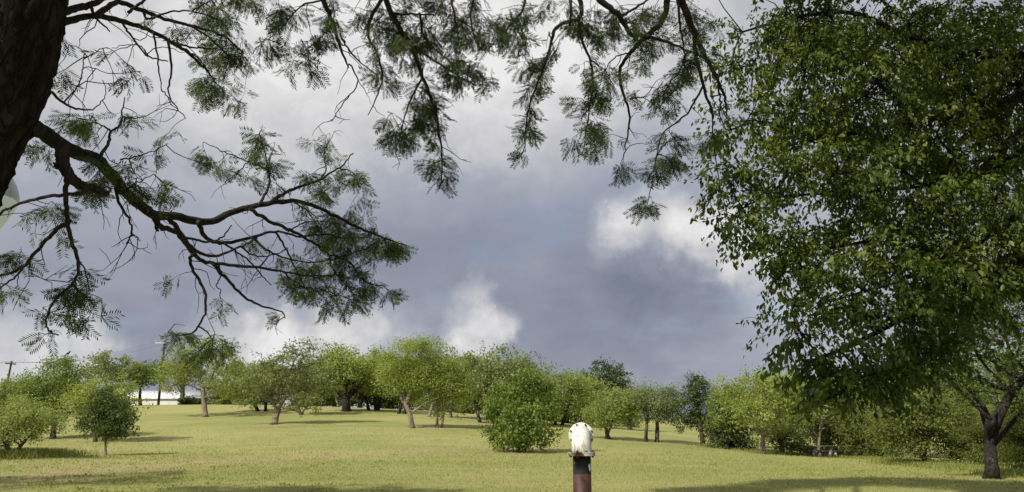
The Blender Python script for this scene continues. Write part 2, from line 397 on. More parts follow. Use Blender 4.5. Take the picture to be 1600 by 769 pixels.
# ------------------------------------------------------------------ generic tree
def crown_lobes(c, a, b, g, n=7, flat=1.0):
    """uneven crown: one core and n lobes around it, within half-width a and half-height b"""
    a, b = a * 1.12, b * 1.08
    n = int(n * 1.35); out = [(c, np.array([a * .64, a * .6, b * .66]))]
    for q in range(n):
        t = 2 * math.pi * (q + g.uniform(-.35, .35)) / n
        el = g.uniform(-.45, .95)
        d = np.array([math.cos(t) * math.cos(el), math.sin(t) * math.cos(el), math.sin(el)])
        k = g.uniform(.27, .50)
        out.append((c + d * np.array([a, a * .9, b]) * (1 - k) * g.uniform(.88, 1.2), np.array([a, a * .9, b * 1.1]) * k))
    return out

def branch_path(p, q, g, n=6, sag=0.1, jit=0.06):
    L = np.linalg.norm(q - p); m1 = p * .62 + q * .38 + np.array([0, 0, sag * L]) + g.normal(0, jit * L, 3)
    m2 = p * .28 + q * .72 + np.array([0, 0, sag * .8 * L]) + g.normal(0, jit * L, 3)
    return spline([p, m1, m2, q], n)

def build_tree(name, label, base, crown, mat, stems=None, bark='bark', leaf=1.0, dens=1.0, seed=0, lobes=7, clump=1.0, group='trees across the lawn', cat='tree', droop=0.0, stem_w=8, fork=None, low=False, lobe_list=None, limbs=5, world_lobes=None, extra=()):
    """base (px, py, D); crown box (x0, x1, top, bottom) in photo px at that distance; stems: pixel paths"""
    g = np.random.default_rng(seed + 101)
    px, py, D = base; s = D / F
    B = at(px, py, D); B[2] = gz(B[0], B[1])
    x0, x1, yt, yb = crown
    C = at((x0 + x1) / 2, (yt + yb) / 2, D + (0 if not low else 0))
    a = (x1 - x0) / 2 * s; b = (yb - yt) / 2 * s
    lob = [(at(lx, ly, D + ld * s), np.array([lrx, lrx * .9, lry]) * s * 1.1) for (lx, ly, ld, lrx, lry) in lobe_list] if lobe_list else crown_lobes(C, a, b, g, lobes)
    for (lx, ly, ld, lrx, lry) in extra: lob.append((at(lx, ly, D + ld * s), np.array([lrx, lrx * .9, lry]) * s))
    if world_lobes: lob = [(np.array(c_, float), np.array(r_, float)) for c_, r_ in world_lobes]; C = np.mean([l[0] for l in lob], 0)
    if low and not lobe_list:
        for f_ in (-.62, -.2, .25, .65):
            q_ = np.array([C[0] + f_ * a, C[1] - a * .35 * g.uniform(.3, 1), 0]); q_[2] = gz(q_[0], q_[1]) + .28 * b; lob.append((q_, np.array([.36 * a, .36 * a, .38 * b])))
    root = thing(name, label, cat, B, group)
    # ---- wood
    wood = MB(); nodes = []; nrad = []
    stems = stems or [[(px, py), (px + g.uniform(-3, 3), py * .6 + (yb - (yb - yt) * .35) * .4), ((px + (x0 + x1) / 2) / 2, yb - (yb - yt) * .35)]]
    for si, st in enumerate(stems):
        P = []
        for q, pt in enumerate(st):
            p = at(pt[0], pt[1], D + (0 if q == 0 else g.normal(0, .25)) + (si * .25))
            if q == 0 and abs(pt[1] - py) < 6: p[2] = gz(p[0], p[1]) - .05
            P.append(p)
        w0 = (st[0][2] if len(st[0]) > 2 else stem_w) * s / 2
        S = spline(P, 12); r = np.linspace(w0, w0 * .62, 12); r[0] *= 1.3 if abs(st[0][1] - py) < 6 else 1.0; r[1] *= 1.06
        wood.tube(S, r, 8, wob=.06)
        top = S[-1]; order = g.permutation(len(lob))[:limbs] if len(lob) > limbs else range(len(lob))
        for li in order:
            tgt = lob[li][0] + g.normal(0, .15, 3) * lob[li][1]
            st_i = int(g.integers(6, 12)); p0 = S[st_i]
            bp_ = branch_path(p0, tgt, g, 8, .06, .07); rr = np.linspace(r[st_i] * .46, .16 * r[st_i], 8)
            wood.tube(bp_, rr, 6); nodes += list(bp_[1:]); nrad += list(rr[1:])
        nodes += list(S[7:]); nrad += list(r[7:])
    nodes = np.array(nodes); nrad = np.array(nrad)
    # ---- foliage clumps
    vol = np.array([np.prod(l[1]) ** (2 / 3) for l in lob]); vol /= vol.sum()
    area = a * b * math.pi; cr = clump * .15 * math.sqrt(max(area, .3)) ** .8
    nc = int(max(18, dens * 1.9 * area / (cr * cr)))
    li = g.choice(len(lob), nc, p=vol); dirs = unit(g.standard_normal((nc, 3)) + np.array([0, 0, .12])); rad = g.uniform(.2, 1, nc) ** .5
    rad *= g.uniform(.85, 1.12, nc)
    CC = np.array([lob[q][0] for q in li]) + dirs * rad[:, None] * np.array([lob[q][1] for q in li])
    CC[:, 2] = np.maximum(CC[:, 2], ground_z(CC[:, 0], CC[:, 1]) + cr * .5)
    for c in CC[:: max(1, nc // 70)]:
        dd = np.linalg.norm(nodes - c, axis=1) + np.maximum(0, nodes[:, 2] - c[2]) * .8; q = dd.argmin()
        wood.tube(branch_path(nodes[q], c, g, 4, .05, .08), np.linspace(min(nrad[q], .05 * D / 60 + .02), .008, 4), 4, cap=False)
    wo_ = wood.obj('trunk', M[bark], root, True, B)
    Ls = leaf * .0030 * D * g.uniform(.82, 1.2); Wd = Ls * g.uniform(.42, .58)
    per = int(max(8, min(30000, dens * 4.1 * area / (Ls * Wd * .5)) / nc))
    pos = np.repeat(CC, per, 0); off = np.clip(g.standard_normal((len(pos), 3)), -1.7, 1.7) * cr * np.array([.66, .66, .46]) * np.repeat(g.uniform(.55, 1.4, nc), per)[:, None]
    pos = pos + off
    ctone = np.repeat(np.clip(g.normal(.5, .17, nc), .05, .95), per)
    nw = max(8, nc // 7); wl_ = g.choice(len(lob), nw, p=vol); wdir = unit(g.standard_normal((nw, 3)) + np.array([0, 0, .55]))
    wc = np.array([lob[q][0] for q in wl_]) + wdir * np.array([lob[q][1] for q in wl_]) * g.uniform(1.0, 1.22, (nw, 1)); wp_ = max(6, per // 3)
    wpos = np.repeat(wc, wp_, 0) + np.repeat(wdir, wp_, 0) * g.normal(0, .42 * cr, (nw * wp_, 1)) + np.clip(g.standard_normal((nw * wp_, 3)), -1.8, 1.8) * cr * .24
    pos = np.vstack([pos, wpos]); ctone = np.concatenate([ctone, np.repeat(g.uniform(.4, .85, nw), wp_)])
    if droop: pos[:, 2] -= droop * cr * g.uniform(0, 1, len(pos)) ** 2 * 2
    gzv = ground_z(pos[:, 0], pos[:, 1]); kp = pos[:, 2] > gzv + (.03 if low else .25); pos = pos[kp]; ctone = ctone[kp]
    mb = MB(); tone = np.clip(ctone + g.normal(0, .16, len(pos)), 0, 1)
    add_leaves(mb, pos, Ls, Wd, g, up=.7, out=unit(pos - C), tone=tone)
    cro = mb.obj('crown', M[mat], root, False, B); cro['kind'] = 'stuff'
    return root

TREES = [
 # left side
 dict(name='mesquite_tree', label='low light green mesquite at the left edge with weeds at its foot', base=(8, 717, 31), crown=(-70, 92, 608, 716), mat='mesq', bark='bark', stems=[[(8, 717, 9), (12, 700), (2, 680)], [(8, 717, 7), (28, 702), (45, 680)]], dens=.95, seed=1, lobes=9, clump=.8),
 dict(name='mesquite_tree', label='rounded dark green tree behind the left edge mesquite, bird perched on its top', base=(85, 668, 52), crown=(28, 140, 556, 670), mat='green', dens=1.15, seed=2, lobes=8, extra=[(105, 570, 0, 15, 11), (85, 572, 0, 20, 12), (125, 580, 0, 16, 14)]),
 dict(name='mesquite_tree', label='small green tree at the left frame edge below the leaning utility pole', base=(14, 652, 70), crown=(-25, 48, 592, 655), mat='mesq', seed=3),
 dict(name='mesquite_tree', label='light green spreading mesquite just behind the dark sapling', base=(150, 678, 49), crown=(104, 218, 586, 676), mat='yel', seed=4, dens=.85, stems=[[(150, 678, 6), (152, 655), (158, 632)]]),
 dict(name='live_oak_sapling', label='small dark leafy sapling with a thin pale stem on the left lawn', base=(165, 713, 38), crown=(122, 212, 606, 702), mat='dark', bark='bark_pale', stems=[[(165, 713, 4), (165, 690), (166, 660)]], seed=5, dens=1.1, lobes=8, clump=.7, leaf=1.15,
      lobe_list=[(166, 622, 0, 18, 15), (150, 644, 0, 24, 18), (184, 646, 5, 24, 20), (160, 664, 0, 28, 15), (194, 668, 0, 17, 15), (138, 664, -5, 15, 14), (172, 677, 0, 20, 8)]),
 dict(name='mesquite_tree', label='wispy grey green tree behind the sapling, left of the crest pole', base=(196, 634, 98), crown=(128, 215, 549, 612), mat='olive', seed=6, stems=[[(196, 634, 4), (194, 615), (180, 590)]], dens=.8),
 dict(name='mesquite_tree', label='dark trunked green tree directly left of the tall pole on the crest', base=(219, 634, 100), crown=(190, 264, 556, 612), mat='green', bark='bark_dark', stems=[[(219, 634, 5), (219, 610), (225, 590)]], seed=7, dens=.9),
 dict(name='mesquite_tree', label='tall pale trunked tree with a flat airy crown near the white building', base=(320, 652, 74), crown=(242, 378, 528, 622), mat='mesq', bark='bark_pale', stems=[[(321, 652, 9), (319, 630), (317, 600)]], seed=8, dens=.62, clump=.75, lobes=9,
      lobe_list=[(312, 545, 0, 38, 20), (345, 562, 5, 34, 26), (275, 565, -8, 30, 18), (268, 598, 0, 30, 20), (300, 590, 20, 30, 18), (345, 595, -20, 28, 20), (320, 570, 30, 40, 25)]),
 dict(name='shrub', label='dark shrub on the crest behind the tall pale trunked tree', base=(345, 632, 108), crown=(318, 372, 590, 633), mat='green', seed=9, low=True, cat='shrub', group='shrubs on the crest'),
 dict(name='shrub', label='low dark shrub on the crest in front of the white building', base=(290, 633, 106), crown=(280, 320, 620, 635), mat='dark', seed=10, low=True, cat='shrub', group='shrubs on the crest', lobes=4),
 dict(name='mesquite_tree', label='light green tree with two stems left of the forked pale tree', base=(403, 645, 82), crown=(340, 424, 562, 640), mat='mesq', bark='bark_dark', stems=[[(403, 645, 6), (398, 630), (390, 612)], [(415, 645, 5), (415, 628), (414, 605)]], seed=11, dens=.85),
 dict(name='mesquite_tree', label='forked tree leaning right with a pale trunk and wispy top', base=(429, 664, 62), crown=(378, 500, 548, 648), mat='olive', bark='bark_pale', stems=[[(428, 664, 11), (433, 645), (436, 630)], [(434, 640, 7), (450, 612), (460, 590), (472, 566)], [(433, 640, 7), (424, 620), (415, 610)]], seed=12, dens=.68, clump=.8,
      lobe_list=[(420, 590, 0, 38, 30), (400, 620, 0, 26, 20), (462, 605, 10, 36, 32), (470, 548, 0, 24, 16), (488, 570, 0, 18, 20), (440, 570, -8, 28, 20), (480, 632, 0, 20, 14)]),
 dict(name='mesquite_tree', label='grey green tree with a thin leaning trunk behind the forked tree', base=(471, 648, 76), crown=(440, 522, 560, 636), mat='olive', stems=[[(471, 648, 5), (465, 635), (458, 615)]], seed=13, dens=.8),
 dict(name='mesquite_tree', label='broad green tree with a stout dark forked trunk on the hill', base=(541, 643, 82), crown=(488, 600, 536, 636), mat='yel', bark='bark_dark', stems=[[(541, 643, 15), (541, 630), (540, 618)], [(541, 625, 8), (552, 608), (560, 590)], [(540, 625, 7), (528, 612), (518, 600)]], seed=14, dens=1.05, lobes=9),
 dict(name='mesquite_tree', label='tree with a slanted pale trunk far behind the stout dark trunk', base=(528, 634, 98), crown=(500, 560, 560, 622), mat='mesq', bark='bark_pale', stems=[[(529, 634, 4), (526, 625), (521, 610)]], seed=15, dens=.8),
 dict(name='mesquite_tree', label='tree on three thin dark stems in the middle of the hilltop grove', base=(580, 645, 85), crown=(548, 648, 551, 620), mat='yel', bark='bark_dark', stems=[[(576, 646, 5), (572, 625), (560, 608)], [(587, 645, 5), (586, 625), (588, 600)], [(590, 644, 6), (594, 625), (604, 605)]], seed=16, dens=.95),
 dict(name='mesquite_tree', label='tall bright green tree with a pale trunk leaning left at its foot', base=(644, 668, 60), crown=(585, 720, 530, 640), mat='yel', bark='bark_pale', stems=[[(644, 668, 9), (641, 650), (632, 628)], [(634, 632, 7), (645, 605), (662, 590), (675, 582)], [(632, 630, 7), (624, 612), (615, 600)]], seed=17, dens=1.0, lobes=10,
      lobe_list=[(650, 555, 0, 42, 24), (620, 575, 0, 34, 26), (690, 575, 0, 34, 28), (655, 595, 20, 50, 28), (610, 605, 0, 26, 18), (705, 610, 0, 26, 24), (660, 540, 10, 26, 14)]),
 dict(name='mesquite_tree', label='tree with two dark stems in the shade behind the left leaning trunk', base=(626, 648, 80), crown=(600, 668, 575, 636), mat='green', bark='bark_dark', stems=[[(623, 648, 5), (628, 630), (632, 610)], [(632, 648, 6), (636, 630), (640, 605)]], seed=18, dens=.8),
 dict(name='mesquite_tree', label='green tree with two short white stems right of the leaning trunk', base=(686, 669, 61), crown=(662, 742, 572, 648), mat='yel', bark='bark_pale', stems=[[(683, 669, 5), (683, 650), (684, 630)], [(690, 669, 4), (693, 650), (695, 635)]], seed=19, dens=.9,
      lobe_list=[(700, 590, 0, 32, 22), (720, 615, 0, 24, 24), (680, 610, 20, 22, 22), (692, 648, 0, 12, 10)]),
 dict(name='mesquite_tree', label='hilltop tree with a pale trunk between the white stems and the round bush', base=(704, 654, 76), crown=(668, 762, 550, 640), mat='mesq', bark='bark_pale', stems=[[(704, 654, 6), (704, 635), (706, 610)], [(670, 653, 5), (675, 635), (680, 615)]], seed=20, dens=.95),
 dict(name='mesquite_tree', label='wide grey green tree rising behind the round bush', base=(775, 664, 72), crown=(712, 868, 541, 668), mat='olive', bark='bark_dark', stems=[[(775, 664, 10), (772, 640), (768, 615)], [(750, 664, 6), (745, 640), (738, 610)], [(822, 664, 6), (828, 640), (830, 615)]], seed=21, dens=1.15, lobes=11),
 dict(name='mesquite_tree', label='feathery green tree between the round bush and the white pipe elbow', base=(872, 664, 74), crown=(832, 932, 578, 662), mat='mesq', bark='bark_dark', stems=[[(868, 664, 5), (865, 645), (858, 625)], [(878, 664, 5), (885, 645), (890, 625)]], seed=22, dens=.95),
 dict(name='oak_tree', label='distant dark round oak rising above the other trees beside the pipe', base=(940, 655, 150), crown=(902, 984, 567, 650), mat='far_oak', bark='bark_dark', stems=[[(940, 655, 6), (940, 630), (940, 610)]], seed=23, dens=1.25, lobes=8, clump=.8, leaf=.8),
 dict(name='mesquite_tree', label='round headed tree with a gnarled stem right behind the pipe elbow', base=(951, 687, 60), crown=(912, 992, 601, 676), mat='mesq', bark='bark', stems=[[(951, 687, 7), (947, 670), (945, 648)], [(946, 687, 4), (955, 665), (960, 650)]], seed=24, dens=1.1, droop=.4),
 dict(name='mesquite_tree', label='round grey green tree on two separate straight stems', base=(1018, 690, 60), crown=(984, 1064, 599, 674), mat='olive', bark='bark', stems=[[(1009, 689, 6), (1010, 670), (1012, 645)], [(1026, 690, 7), (1027, 670), (1026, 640)]], seed=25, dens=1.2, lobes=9),
 dict(name='juniper_tree', label='dark upright tree with a short trunk where the thicket begins', base=(1098, 697, 58), crown=(1052, 1122, 586, 676), mat='dark', bark='bark', stems=[[(1098, 697, 8), (1096, 675), (1088, 645)]], seed=26, dens=1.15, lobes=8, clump=.75,
      lobe_list=[(1088, 610, 0, 20, 22), (1078, 635, 0, 24, 24), (1098, 640, 0, 24, 26), (1070, 660, 0, 18, 16), (1105, 665, 0, 22, 18), (1090, 595, 0, 10, 12)]),
 dict(name='mesquite_tree', label='bright bushy tree between the dark upright tree and the pale trunked one', base=(1135, 702, 55), crown=(1100, 1180, 598, 690), mat='green', bark='bark_dark', seed=27, dens=1.1),
 dict(name='hackberry_tree', label='yellow green tree on a slim pale trunk in front of the thicket', base=(1191, 711, 48), crown=(1122, 1268, 578, 686), mat='yel', bark='bark_pale', stems=[[(1191, 711, 8), (1192, 690), (1192, 674)], [(1192, 680, 5), (1202, 650), (1205, 625), (1212, 605)], [(1192, 680, 5), (1180, 666), (1165, 655)], [(1192, 680, 5), (1212, 665), (1230, 650)]], seed=28, dens=.85, lobes=9, clump=.85),
 dict(name='elm_tree', label='light green tree rising behind the pale trunked tree at the thicket', base=(1225, 700, 60), crown=(1165, 1290, 555, 690), mat='mesq', seed=29, dens=.9),
 dict(name='shrub', label='dark low shrub mass right of the dark upright tree', base=(1140, 704, 56), crown=(1108, 1182, 655, 706), mat='dark', seed=30, low=True, cat='shrub', group='shrubs of the thicket', lobes=5),
 dict(name='shrub', label='dark green shrub behind the slim pale trunk', base=(1222, 708, 54), crown=(1175, 1262, 640, 712), mat='green', seed=31, low=True, cat='shrub', group='shrubs of the thicket'),
 dict(name='hackberry_tree', label='thin stemmed tree standing right at the picnic table', base=(1279, 713, 54), crown=(1240, 1345, 585, 690), mat='hedge', bark='bark_pale', stems=[[(1278, 713, 5), (1280, 690), (1283, 655)]], seed=32, dens=.8),
 dict(name='shrub', label='leafy shrub behind the picnic table', base=(1295, 708, 57), crown=(1250, 1335, 635, 712), mat='hedge', dens=1.6, seed=33, low=True, cat='shrub', group='shrubs of the thicket'),
 dict(name='shrub', label='yellow green shrub just right of the picnic table', base=(1348, 714, 50), crown=(1312, 1402, 636, 718), mat='hedge', dens=1.6, seed=34, low=True, cat='shrub', group='shrubs of the thicket'),
 dict(name='shrub', label='largest rounded shrub of the thicket, sunlit top and shaded foot', base=(1445, 724, 35), crown=(1368, 1535, 606, 728), mat='hedge', dens=1.6, seed=35, low=True, cat='shrub', group='shrubs of the thicket', lobes=9),
 dict(name='shrub', label='shrub behind the right hand oak trunk', base=(1550, 732, 33), crown=(1490, 1625, 630, 738), mat='hedge', dens=1.6, seed=36, low=True, cat='shrub', group='shrubs of the thicket'),
 dict(name='shrub', label='shrub at the right frame edge beside the oak trunk', base=(1605, 742, 27), crown=(1562, 1680, 640, 748), mat='hedge', dens=1.6, seed=37, low=True, cat='shrub', group='shrubs of the thicket'),
 # the round bush in the middle of the lawn
 dict(name='bush', label='dense round bright green bush growing to the ground mid lawn', base=(815, 706, 42), crown=(755, 872, 574, 706), mat='bush', bark='bark_dark', seed=38, low=True, cat='bush', group=None, dens=1.25, clump=.72, leaf=1.25,
      stems=[[(812, 706, 5), (808, 690), (800, 660)], [(818, 706, 5), (825, 690), (832, 660)]],
      lobe_list=[(815, 650, 0, 46, 46), (822, 600, 0, 26, 26), (785, 625, 0, 28, 26), (848, 625, 0, 20, 30), (775, 660, 0, 20, 26), (858, 660, 0, 17, 24), (795, 690, -10, 30, 15), (835, 688, -10, 26, 16), (815, 665, -35, 34, 34)]),
 # the oak at the right with its trunk in view
 dict(name='oak_tree', label='stout oak at right with dark fissured trunk and limb rising right', base=(1550, 751, 22), crown=(1440, 1680, 430, 640), mat='oak', bark='bark_oak', seed=39, group=None, dens=.95, clump=.8, leaf=1.5,
      stems=[[(1550, 751, 22), (1549, 725), (1546, 690), (1548, 655)], [(1550, 672, 17), (1568, 635), (1592, 600), (1630, 570)], [(1549, 662, 9), (1535, 635), (1505, 600), (1470, 585)]],
      lobe_list=[(1500, 590, 0, 36, 26), (1545, 560, 0, 50, 40), (1600, 530, 0, 50, 60), (1560, 480, 0, 60, 50), (1500, 520, 0, 45, 45), (1640, 600, 0, 40, 40), (1480, 560, 20, 36, 30), (1575, 615, 10, 26, 14), (1500, 420, 0, 60, 50), (1600, 390, 0, 70, 60), (1440, 480, 10, 45, 45), (1680, 480, 0, 60, 60), (1520, 330, 0, 70, 50), (1480, 610, 0, 32, 20), (1528, 622, -10, 22, 13), (1605, 635, 10, 30, 22), (1440, 575, 0, 34, 26)]),  # highest lobes added to throw shade on the shrubs behind
 dict(name='mesquite_tree', label='green tree at the back of the grove between the stout and the triple stemmed trees', base=(562, 640, 104), crown=(520, 612, 556, 640), mat='mesq', seed=61, dens=1.1),
 dict(name='mesquite_tree', label='tree at the back of the grove behind the tall bright green tree', base=(655, 646, 104), crown=(606, 706, 552, 646), mat='green', seed=62, dens=1.1),
 dict(name='mesquite_tree', label='tree at the back of the grove left of the wide grey green tree', base=(735, 650, 104), crown=(690, 790, 556, 652), mat='olive', seed=63, dens=1.1),
 dict(name='mesquite_tree', label='tree at the back left end of the grove behind the grey green leaning one', base=(485, 640, 104), crown=(440, 532, 562, 638), mat='olive', seed=64, dens=1.0),
 dict(name='shrub', label='low shrubs at the back of the grove under the triple stemmed tree', base=(610, 641, 108), crown=(555, 668, 594, 648), mat='green', dens=1.4, seed=65, low=True, cat='shrub', group='shrubs on the crest'),
 dict(name='shrub', label='low shrub at the back of the grove behind the white stems', base=(720, 650, 100), crown=(655, 775, 598, 658), mat='green', dens=1.4, seed=66, low=True, cat='shrub', group='shrubs on the crest'),
 dict(name='shrub', label='low shrub at the back of the grove left of the stout dark trunk', base=(500, 638, 108), crown=(448, 560, 598, 644), mat='mesq', dens=1.4, seed=67, low=True, cat='shrub', group='shrubs on the crest'),
 dict(name='mesquite_tree', label='tree behind the round headed and the twin stemmed trees', base=(985, 674, 84), crown=(960, 1012, 604, 672), mat='mesq', seed=68, dens=1.0),
 dict(name='mesquite_tree', label='tree behind the pipe elbow under the distant dark oak', base=(905, 668, 84), crown=(870, 958, 588, 668), mat='mesq', seed=69, dens=1.0),
 dict(name='elm_tree', label='tall tree of the thicket behind the picnic table', base=(1330, 705, 62), crown=(1270, 1400, 580, 700), mat='hedge', seed=70, dens=1.1),
 dict(name='elm_tree', label='tall tree of the thicket behind the largest rounded shrub', base=(1440, 708, 58), crown=(1380, 1520, 570, 700), mat='green', seed=71, dens=1.1),
 dict(name='elm_tree', label='tall tree at the right end of the thicket behind the oak', base=(1580, 715, 50), crown=(1500, 1680, 540, 710), mat='green', seed=72, dens=1.1),
 dict(name='mesquite_tree', label='tree on the crest behind the two stemmed and the forked trees', base=(425, 638, 106), crown=(372, 475, 568, 640), mat='mesq', seed=81, dens=1.0),
 dict(name='mesquite_tree', label='tree on the crest behind and left of the tall pale trunked tree', base=(285, 636, 125), crown=(255, 318, 560, 612), mat='olive', seed=82, dens=.8),
 dict(name='mesquite_tree', label='tree at the back of the grove right behind the stout dark trunk', base=(522, 640, 112), crown=(478, 572, 552, 640), mat='green', seed=83, dens=1.1),
 dict(name='mesquite_tree', label='tree at the back of the grove right of the triple stemmed tree', base=(612, 642, 112), crown=(570, 660, 550, 642), mat='mesq', seed=84, dens=1.1),
 dict(name='mesquite_tree', label='tree at the back of the grove behind the two white stems', base=(692, 648, 108), crown=(645, 742, 556, 650), mat='mesq', seed=85, dens=1.1),
 dict(name='mesquite_tree', label='tree behind the wide grey green tree on its right side', base=(820, 660, 98), crown=(770, 880, 560, 662), mat='mesq', seed=86, dens=1.1),
 dict(name='mesquite_tree', label='tree behind the feathery green one left of the pipe elbow', base=(862, 664, 92), crown=(822, 910, 584, 668), mat='olive', seed=87, dens=1.1),
 dict(name='shrub', label='low shrub closing the gap behind the dark stems right of the round bush', base=(885, 668, 88), crown=(845, 935, 622, 670), mat='green', seed=88, low=True, cat='shrub', group='shrubs on the crest'),
 dict(name='shrub', label='low shrub far behind the round headed tree at the pipe', base=(945, 672, 96), crown=(905, 1000, 632, 674), mat='mesq', seed=89, low=True, cat='shrub', group='shrubs on the crest'),
 dict(name='shrub', label='low shrub on the crest right of the tall pale trunked tree', base=(380, 636, 110), crown=(345, 440, 600, 641), mat='mesq', dens=1.3, seed=90, low=True, cat='shrub', group='shrubs on the crest'),
 dict(name='mesquite_tree', label='tree behind the left edge mesquite and the rounded dark green tree', base=(50, 652, 80), crown=(-10, 105, 590, 660), mat='green', seed=91, dens=1.0),
]
for t_ in TREES: build_tree(**t_)
# trees that stand just outside the frame and throw their shade onto the lawn
build_tree('mesquite_tree', 'mesquite standing left of the frame, seen by its shade on the worn strip', (-500, 760, 15.5), (-700, -250, 250, 560), 'mesq', seed=51, leaf=3, dens=.55, group='trees outside the frame', stem_w=16, world_lobes=[((-17.2, 15.4, 6.2), (2.8, 2.0, 1.5)), ((-14.9, 15.6, 6.0), (1.6, 1.2, 1.0)), ((-19.5, 16, 6.0), (2, 2, 1.4)), ((-17, 17.4, 7.0), (2, 1.6, 1.0))])
build_tree('mesquite_tree', 'mesquite standing left of the camera, seen by its shade at the bottom edge', (-520, 860, 9.6), (-800, -250, -300, 100), 'mesq', seed=52, leaf=4, dens=1.1, group='trees outside the frame', stem_w=30, world_lobes=[((-10.4, 11.4, 8.4), (2.0, 1.5, 1.1)), ((-12.6, 11.0, 8.0), (1.8, 1.6, 1.2)), ((-9.6, 10.7, 8.9), (1.3, 1.2, .9)), ((-11.4, 8.8, 8.8), (2.0, 1.6, 1.2))])

# ------------------------------------------------------------------ the near mesquite on the left (trunk, limbs, hanging leaves)
def frond_mesh(name, g, pairs=10, pin=2):
    """one feathery leaf: a stalk, two pinnae, narrow leaflets in pairs; hangs along -z, spread in x; about 1 unit long"""
    mb = MB()
    mb.tube([(0, 0, 0), (.01, .01, -.12), (0, 0, -.25)], [.011, .009, .008], 3, cap=False)
    angs = (-.42, .42) if pin == 2 else (0.0,)
    for sgn in angs:
        sgn = sgn + g.uniform(-.12, .12); bend = g.uniform(-.25, .25); yb = g.uniform(-.2, .2)
        t = np.linspace(0, 1, 8)
        P = np.stack([np.sin(sgn + bend * t) * t * .78, yb * t * t, -.25 - np.cos(sgn + bend * t) * t * .78], -1)
        mb.tube(P, np.linspace(.008, .004, 8), 3, cap=False)
        S = spline(P, pairs + 1)[1:]; T = unit(np.gradient(S, axis=0))
        side = unit(np.cross(T, np.array([0, 1.0, 0])))
        for q in range(pairs):
            ll = .36 * (1 - .55 * (abs(q / (pairs - 1) - .35)) ** 1.3) * g.uniform(.85, 1.1)
            for sg in (-1, 1):
                d = unit(side[q] * sg + T[q] * .55 + np.array([0, g.uniform(-.3, .3), -.12])); b = unit(np.cross(d, np.array([0, 1.0, 0]) + g.normal(0, .3, 3)))
                p = S[q]; wl = .025
                mb.add([p, p + d * ll * .5 + b * wl, p + d * ll, p + d * ll * .5 - b * wl], [[0, 1, 2, 3]], tone=g.uniform(.2, .8))
    return mb

def rot_to(g, d, spin=None):
    """rotation matrix (rows = images of x,y,z) taking -z to d with random spin"""
    d = unit(np.asarray(d, float)); z = -d; r = g.standard_normal(3); x = unit(r - z * (r @ z)); y = np.cross(z, x)
    return np.stack([x, y, z])

